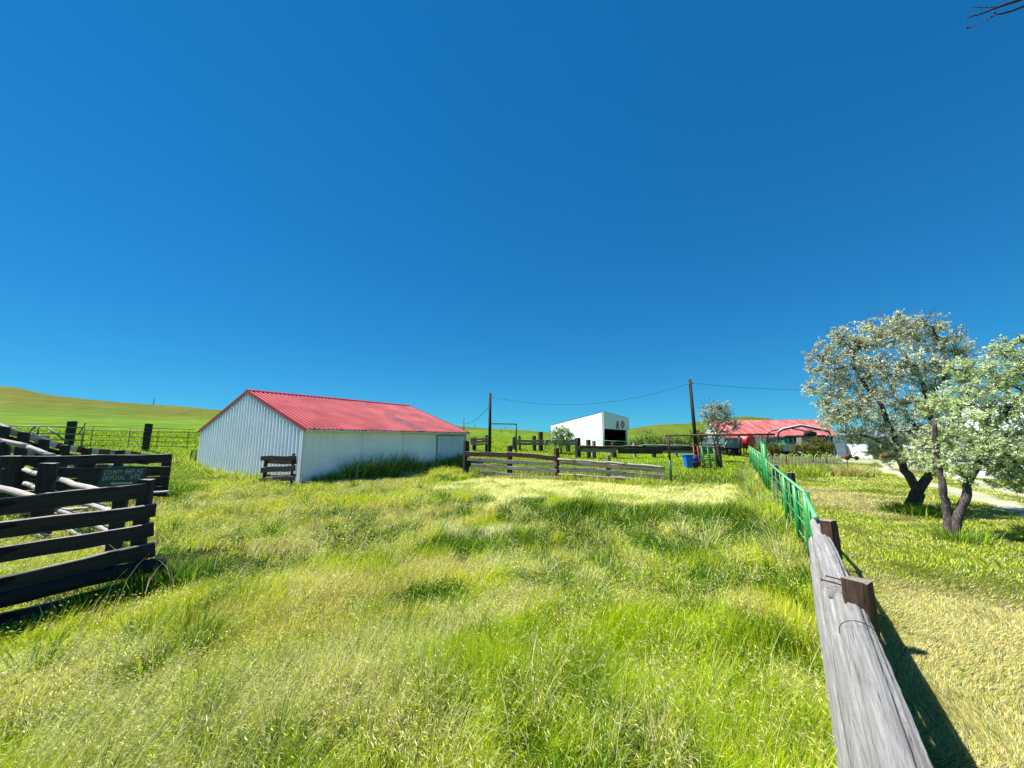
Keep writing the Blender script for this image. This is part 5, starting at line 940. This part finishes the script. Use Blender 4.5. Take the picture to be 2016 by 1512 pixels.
# ------------------------------------------------------------------ trees and bushes
bark = plain('rough dark bark', (.065, .05, .042), .9, 0, .5, 14, bmp=1.0, stretch=(1, 1, .25), dirt=((.30, .25, .21), .54)); M['bark'] = bark
twigm = plain('grey brown twig', (.10, .07, .055), .85, 0, .35, 6); M['twig'] = twigm
def tree(name, label, cat_, base, limbs, blobs, ntw, nleaf, leafL, pal, dead=30, twr=.010, group=None, leafW=.38, twlen=(.35, .9), wood_='bark', hub=None, crownname='crown'):
    """limbs: list of (points, r0, r1); blobs: (centre, radius, weight)"""
    root = thing(name, label, cat_, base, group); mb = MB(); nodes = []
    for pts, r0, r1 in limbs:
        P_ = [Vector(p) for p in pts]; Q = [P_[0]]
        for a, b_ in zip(P_[:-1], P_[1:]):
            for k in range(1, 5): q = a.lerp(b_, k / 4) + Vector([random.gauss(0, .018) * min(1, (b_ - a).length) for _ in range(3)]); Q.append(q)
        n = len(Q); mb.tube(Q, [(r0 + (r1 - r0) * i / (n - 1)) * random.uniform(.94, 1.07) for i in range(n)], 10); nodes += Q[n // 3:]
    tb = MB(); LP = []; LD = []; wts = np.array([b_[1] ** 2 * (b_[2] if len(b_) > 2 else 1) for b_ in blobs]); wts = wts / wts.sum()
    # secondary limbs to every blob centre
    for b_ in blobs:
        c = Vector(b_[0]); s = min(nodes, key=lambda q: (q - c).length + (0 if q.z < c.z + .3 else .8)); k_ = 7; m_ = s.lerp(c, .5) + Vector((random.gauss(0, .12), random.gauss(0, .12), random.gauss(0, .10))) * b_[1]
        Q = [s.lerp(m_, i / 3) for i in range(4)] + [m_.lerp(c, i / 3) for i in range(1, 4)]; mb.tube(Q, [max(twr * 1.2, .045 * b_[1] * (1 - .6 * i / 6)) for i in range(7)], 7); nodes += Q[2:]
        for _ in range(5):
            e = c + Vector([random.gauss(0, 1) for _ in range(3)]).normalized() * b_[1] * random.uniform(.5, .85); s2 = Q[random.randint(3, 6)]; R2 = [s2.lerp(e, i / 4) + Vector([random.gauss(0, .04) * b_[1] for _ in range(3)]) for i in range(5)]; R2[0] = s2
            tb.tube(R2, [twr * 2.2 * (1 - .6 * i / 4) for i in range(5)], 5, cap=False); nodes += R2[2:]
    NA = np.array([n_[:] for n_ in nodes])
    for i in range(ntw + dead):
        k = rng.choice(len(blobs), p=wts); c = Vector(blobs[k][0]); R_ = blobs[k][1]; dr_ = Vector(rng.normal(0, 1, 3)).normalized(); rr_ = R_ * (random.random() ** .42) * random.uniform(.85, 1.12); dead_ = i >= ntw
        if dead_: rr_ = R_ * random.uniform(.8, 1.05); dr_.z = abs(dr_.z) * .6 + dr_.z * .4
        tip = c + dr_ * rr_; j_ = np.argmin(((NA - np.array(tip[:])) ** 2).sum(1) + rng.random(len(NA)) * .1 * R_); s = nodes[j_]
        L = random.uniform(*twlen) * (1.0 if not dead_ else 1.3) * min(1, R_ + .2); v_ = (tip - s); 
        if v_.length > L * 1.6: s = tip - v_.normalized() * L * 1.2
        up_ = Vector((random.gauss(0, .15), random.gauss(0, .15), random.uniform(-.05, .35))) * L; e = tip + up_ * .5; m_ = s.lerp(e, .5) + Vector([random.gauss(0, .07) * L for _ in range(3)])
        if dead_: e = e + (e - s).normalized() * random.uniform(.15, .5) * R_; 
        tb.tube([s, m_, e], [twr, twr * .7, twr * .35], 4, cap=False)
        if dead_:
            for _ in range(3): q = m_.lerp(e, random.random()); tb.tube([q, q + ((e - s).normalized() + Vector([random.gauss(0, .5) for _ in range(3)])) * random.uniform(.1, .25) * min(1, R_)], [twr * .6, twr * .25], 3, cap=False)
            continue
        nl = int(nleaf * random.uniform(.6, 1.4)); f_ = rng.random(nl) ** .8; A_ = np.array(m_[:]); E_ = np.array(e[:]); S_ = np.array(s[:])
        pts = np.where(f_[:, None] < .25, S_ + (A_ - S_) * (f_[:, None] / .25), A_ + (E_ - A_) * ((f_[:, None] - .25) / .75)); d0_ = (E_ - A_) / (np.linalg.norm(E_ - A_) + 1e-6)
        dr2 = d0_ * .6 + rng.normal(0, .75, (nl, 3)); dr2 /= np.linalg.norm(dr2, axis=1)[:, None]; LP.append(pts + rng.normal(0, leafL * .25, (nl, 3))); LD.append(dr2)
    mb.build('trunk', M[wood_], root, True); tb.build('twigs', M['twig'], root)
    LP = np.concatenate(LP); LD = np.concatenate(LD); n = len(LP); L = leafL * rng.uniform(.6, 1.25, n)[:, None]; sd_ = np.cross(LD, rng.normal(0, 1, (n, 3))); sd_ /= np.linalg.norm(sd_, axis=1)[:, None]; nm = np.cross(LD, sd_)
    Vl = np.stack([LP, LP + LD * L * .5 + sd_ * L * leafW * .5 + nm * L * .06, LP + LD * L, LP + LD * L * .5 - sd_ * L * leafW * .5 + nm * L * .06], 1).reshape(-1, 3); Ql = (np.arange(n) * 4)[:, None] + np.array([[0, 1, 2, 3]])
    pal = np.array(pal); ci = rng.integers(0, len(pal), n); clump = vn(LP[:, 0] + LP[:, 2], LP[:, 1] - LP[:, 2] * .7, .5, 91)[:, None]; cl = pal[ci] * rng.uniform(.8, 1.2, (n, 1)) * (.8 + .4 * clump)
    o = npmesh(crownname, Vl, [Ql], M['leaf'], np.repeat(cl, 4, 0), org=tuple(root.location)); o.location = (0, 0, 0); o.parent = root; return root
SILV = [(.74, .78, .58), (.66, .72, .50), (.44, .50, .28), (.86, .88, .72), (.60, .62, .38), (.34, .38, .18)]
def pb(px, py, Y, r, w_=1): return (P(px, py, Y), r, w_)
def pl(px, py, Y, r, w_=1): return (P(px - 8, py - 2, Y), r, w_)
b1 = t1b + Zv(-.1); fk = P(1807, 968, 11.7)
tree('olive_tree', 'larger silvery olive tree forking low, nearer the garage', 'tree', t1b,
  [([b1, P(1797, 995, 11.8), fk], .21, .165), ([fk, P(1782, 925, 11.8), P(1768, 895, 12), P(1760, 850, 12.2), P(1735, 800, 12.2), P(1690, 740, 12.2)], .125, .045), ([fk, P(1822, 945, 11.6), P(1845, 918, 11.4), P(1850, 890, 11.4), P(1835, 850, 11.5), P(1828, 790, 11.8), P(1800, 720, 12)], .12, .045),
   ([P(1848, 905, 11.4), P(1880, 895, 11.3), P(1915, 880, 11.2)], .09, .05), ([P(1850, 890, 11.4), P(1818, 855, 11.2), P(1790, 830, 11)], .07, .03), ([P(1760, 850, 12.2), P(1715, 830, 12), P(1670, 800, 12)], .06, .025), ([P(1828, 790, 11.8), P(1860, 740, 11.8), P(1895, 690, 11.8)], .06, .02)],
  [pl(1650, 715, 12, .85), pl(1640, 770, 12.2, .8), pl(1655, 825, 12, .75), pl(1700, 680, 12.3, .75), pl(1752, 660, 12, .75), pl(1800, 655, 12.4, .72), pl(1850, 665, 12, .7), pl(1890, 690, 12.1, .5), pl(1720, 745, 11.6, .85), pl(1790, 725, 11.5, .85), pl(1850, 735, 11.8, .75), pl(1700, 810, 11.4, .8), pl(1765, 800, 12.8, .8), pl(1840, 800, 12.4, .7), pl(1690, 862, 11.8, .35), pl(1750, 865, 11.5, .65), pl(1800, 850, 11.0, .6), pl(1728, 885, 11.6, .3), pl(1785, 640, 12, .4), pl(1660, 665, 12.2, .4), pl(1850, 890, 10.9, .5), pl(1765, 900, 11.3, .38), pl(1830, 905, 11, .4)],
  2300, 24, .075, SILV, dead=130, twr=.009)
b2_ = t2b + Zv(-.1)
tree('olive_tree', 'nearer olive tree with two slender stems at the right edge', 'tree', t2b,
  [([b2_, P(1866, 1010, 8.8), P(1858, 965, 8.8), P(1848, 925, 8.9), P(1842, 880, 9), P(1840, 830, 9)], .085, .04), ([b2_, P(1888, 1005, 8.7), P(1905, 975, 8.7), P(1903, 955, 8.7), P(1918, 925, 8.7), P(1938, 895, 8.8), P(1945, 850, 8.9), P(1948, 790, 9)], .09, .04),
   ([P(1938, 895, 8.8), P(1962, 875, 8.8), P(1990, 850, 8.9)], .06, .03), ([P(1945, 850, 8.9), P(1985, 800, 9), P(2030, 760, 9)], .05, .025)],
  [pb(1905, 790, 9, .62), pb(1895, 730, 9.2, .4), pb(1960, 745, 9.2, .62), pb(2010, 720, 9, .5), pb(1980, 820, 9, .62), pb(1925, 850, 8.8, .55), pb(1870, 860, 9, .48), pb(1840, 885, 9.1, .4), pb(2030, 790, 9, .7), pb(2040, 870, 9, .65), pb(1990, 895, 8.7, .5), pb(1890, 905, 8.6, .35), pb(2010, 945, 8.6, .35), pb(2090, 830, 9, .7), pb(2110, 760, 9.2, .7), pb(1985, 690, 9.3, .22), pb(2010, 670, 9.3, .22), pb(1830, 800, 9.5, .4), pb(1945, 915, 8.9, .3), pb(2000, 925, 8.4, .45), pb(1965, 690, 9.2, .35), pb(1950, 880, 8.4, .45), pb(2060, 940, 8.5, .5), pb(1880, 805, 9.6, .5), pb(1865, 845, 9.6, .4), pb(1848, 915, 9.0, .34), pb(1895, 935, 8.7, .28), pb(1985, 945, 8.5, .38), pb(1800, 900, 10.6, .4), pb(2005, 905, 8.3, .45)],
  1850, 24, .070, [(.76, .84, .52), (.66, .76, .38), (.42, .56, .18), (.88, .92, .68), (.52, .66, .22)], dead=45, twr=.008)
YT = 31; q = P(1412, 885, YT); q.z = gz1(q.x, q.y)
tree('olive_tree', 'small round silvery tree in front of the red barn roof', 'tree', q, [([q - Zv(.1), P(1413, 868, YT), P(1410, 840, YT)], .08, .04), ([P(1412, 862, YT), P(1395, 835, YT)], .06, .03), ([P(1413, 860, YT), P(1430, 835, YT)], .06, .03)],
  [pb(1400, 805, YT, .75), pb(1420, 805, YT, .75), pb(1390, 820, YT, .6), pb(1410, 825, YT, .9), pb(1435, 822, YT, .7), pb(1447, 838, YT, .5), pb(1400, 845, YT, .8, .6), pb(1425, 848, YT, .8, .6), pb(1408, 868, YT, .6, .5)], 420, 12, .14, [(.52, .60, .44), (.66, .70, .54), (.38, .44, .28)], dead=110, twr=.015)
def bush(label, name, px, ybase, Y, blobs, ntw, nleaf, leafL, pal, dead=10, cat_='bush', group=None):
    q = P(px, ybase, Y); q.z = gz1(q.x, q.y); c0_ = Vector(blobs[0][0])
    return tree(name, label, cat_, q, [([q - Zv(.1), q.lerp(c0_, .6)], .05, .03)] + [([q, q.lerp(Vector(b_[0]), .6)], .035, .02) for b_ in blobs[1:3]], blobs, ntw, nleaf, leafL, pal, dead, twr=.012, group=group, twlen=(.3, .7), crownname='foliage')
bush('round green bush with cream blossom before the white hay barn', 'bush', 1105, 882, 36, [pb(1095, 855, 36, .75), pb(1110, 850, 36, .75), pb(1105, 865, 36, .9), pb(1120, 860, 36, .6), pb(1092, 868, 36, .6)], 230, 14, .16, [(.22, .38, .05), (.30, .46, .08), (.75, .75, .48), (.14, .26, .04)])
JU = [(.16, .18, .02), (.24, .25, .03), (.08, .11, .015), (.30, .27, .05)]
bush('wide dark olive juniper bush under the carport behind the hoop fence', 'bush', 1600, 898, 34, [pb(1600, 878, 34, .9), pb(1580, 882, 34, .7), pb(1620, 878, 34, .8), pb(1632, 884, 34, .6), pb(1565, 886, 34, .5), pb(1605, 888, 34, .9), pb(1610, 870, 34, .5)], 420, 20, .11, JU)
bush('small yellowish bush left of the juniper behind the tall green posts', 'bush', 1525, 896, 36, [pb(1495, 884, 36, .55), pb(1515, 882, 36, .6), pb(1530, 882, 36, .6), pb(1522, 888, 36, .7)], 220, 16, .12, [(.20, .17, .05), (.14, .16, .03), (.25, .20, .08)], dead=30)
WG = [(.24, .32, .07), (.34, .40, .10), (.15, .24, .04)]
for k, (px, w_, tp_, lb) in enumerate(((1252, .9, 860, 'low grey green brush just right of the hay barn'), (1275, 1.2, 853, 'tall green brush second from the hay barn'), (1302, 1.1, 858, 'wispy brush third from the hay barn'), (1325, 1.0, 857, 'wispy brush left of the tall utility pole base'), (1348, .9, 860, 'brush tight against the left side of the tall utility pole'), (1372, .9, 850, 'leafy green bush tight against the right side of the tall utility pole'))):
    bush(lb, 'bush', px, 880, 46 if k < 5 else 32, [pb(px, tp_ + 10, 46 if k < 5 else 32, w_ * (1 if k < 5 else .7)), pb(px - 8, tp_ + 14, 46 if k < 5 else 32, w_ * .7), pb(px + 8, tp_ + 13, 46 if k < 5 else 32, w_ * .7)], 130, 10, .18, WG if k < 5 else [(.18, .30, .03), (.12, .2, .02)], dead=25, group='brush below the far hill')
# overhanging branch
bt = Vector((7.4, 2.4, 0)); br = thing('bare_tree', 'bare budding tree whose twigs reach into the sky at the top right corner', 'tree', bt)
mb = MB(); tips_ = P(2200, -70, 3.0); top_ = Vector((6.9, 2.6, 5.2)); mb.tube([bt - Zv(.1), bt + Vector((.05, .05, 1.6)), bt + Vector((-.1, .1, 3.4)), top_, Vector((6.7, 2.9, 6.8)), Vector((6.9, 3.0, 8.0))], .16, 10, r2=.04)
mb.tube([top_, Vector((6.62, 2.75, 5.65)), Vector((6.25, 2.88, 6.1)), tips_], .045, 8, r2=.016); mb.tube([top_, Vector((7.8, 2.0, 6.4)), Vector((8.6, 1.6, 7.4))], .07, 7, r2=.02); mb.tube([top_, Vector((6.9, 1.8, 6.6)), Vector((7.2, 1.0, 7.6))], .06, 7, r2=.02)
mb.tube([Vector((6.25, 2.88, 6.1)), P(2200, -10, 3.0)], .018, 6, r2=.012); mb.build('trunk', M['bark'], br, True); mb = MB()
def tw(pts_, r0, r1):
    Q = [P(a, b_, 3.0 + .02 * i) for i, (a, b_) in enumerate(pts_)]; mb.tube(Q, r0, 6, r2=r1)
    for i in range(len(Q) - 1):
        for _ in range(3): q = Q[i].lerp(Q[i + 1], random.random()); mb.tube([q, q + Vector((random.uniform(-.02, .004), 0, random.uniform(-.012, .014)))], .006, 5, r2=.003)
tw([(2200, -70), (2100, -35), (2004, 1), (1988, 6), (1965, 14), (1950, 20), (1932, 27), (1918, 31), (1902, 36)], .016, .004); tw([(2200, -10), (2080, 0), (2014, 13), (1992, 22), (1974, 27), (1963, 28), (1955, 22)], .012, .004); tw([(1960, 30), (1945, 40), (1925, 49), (1902, 57)], .0025, .0015); tw([(1965, 14), (1935, 14.5), (1912, 14)], .003, .0015)
mb.build('twigs', plain('dark twig bark', (.05, .03, .05), .7), br)
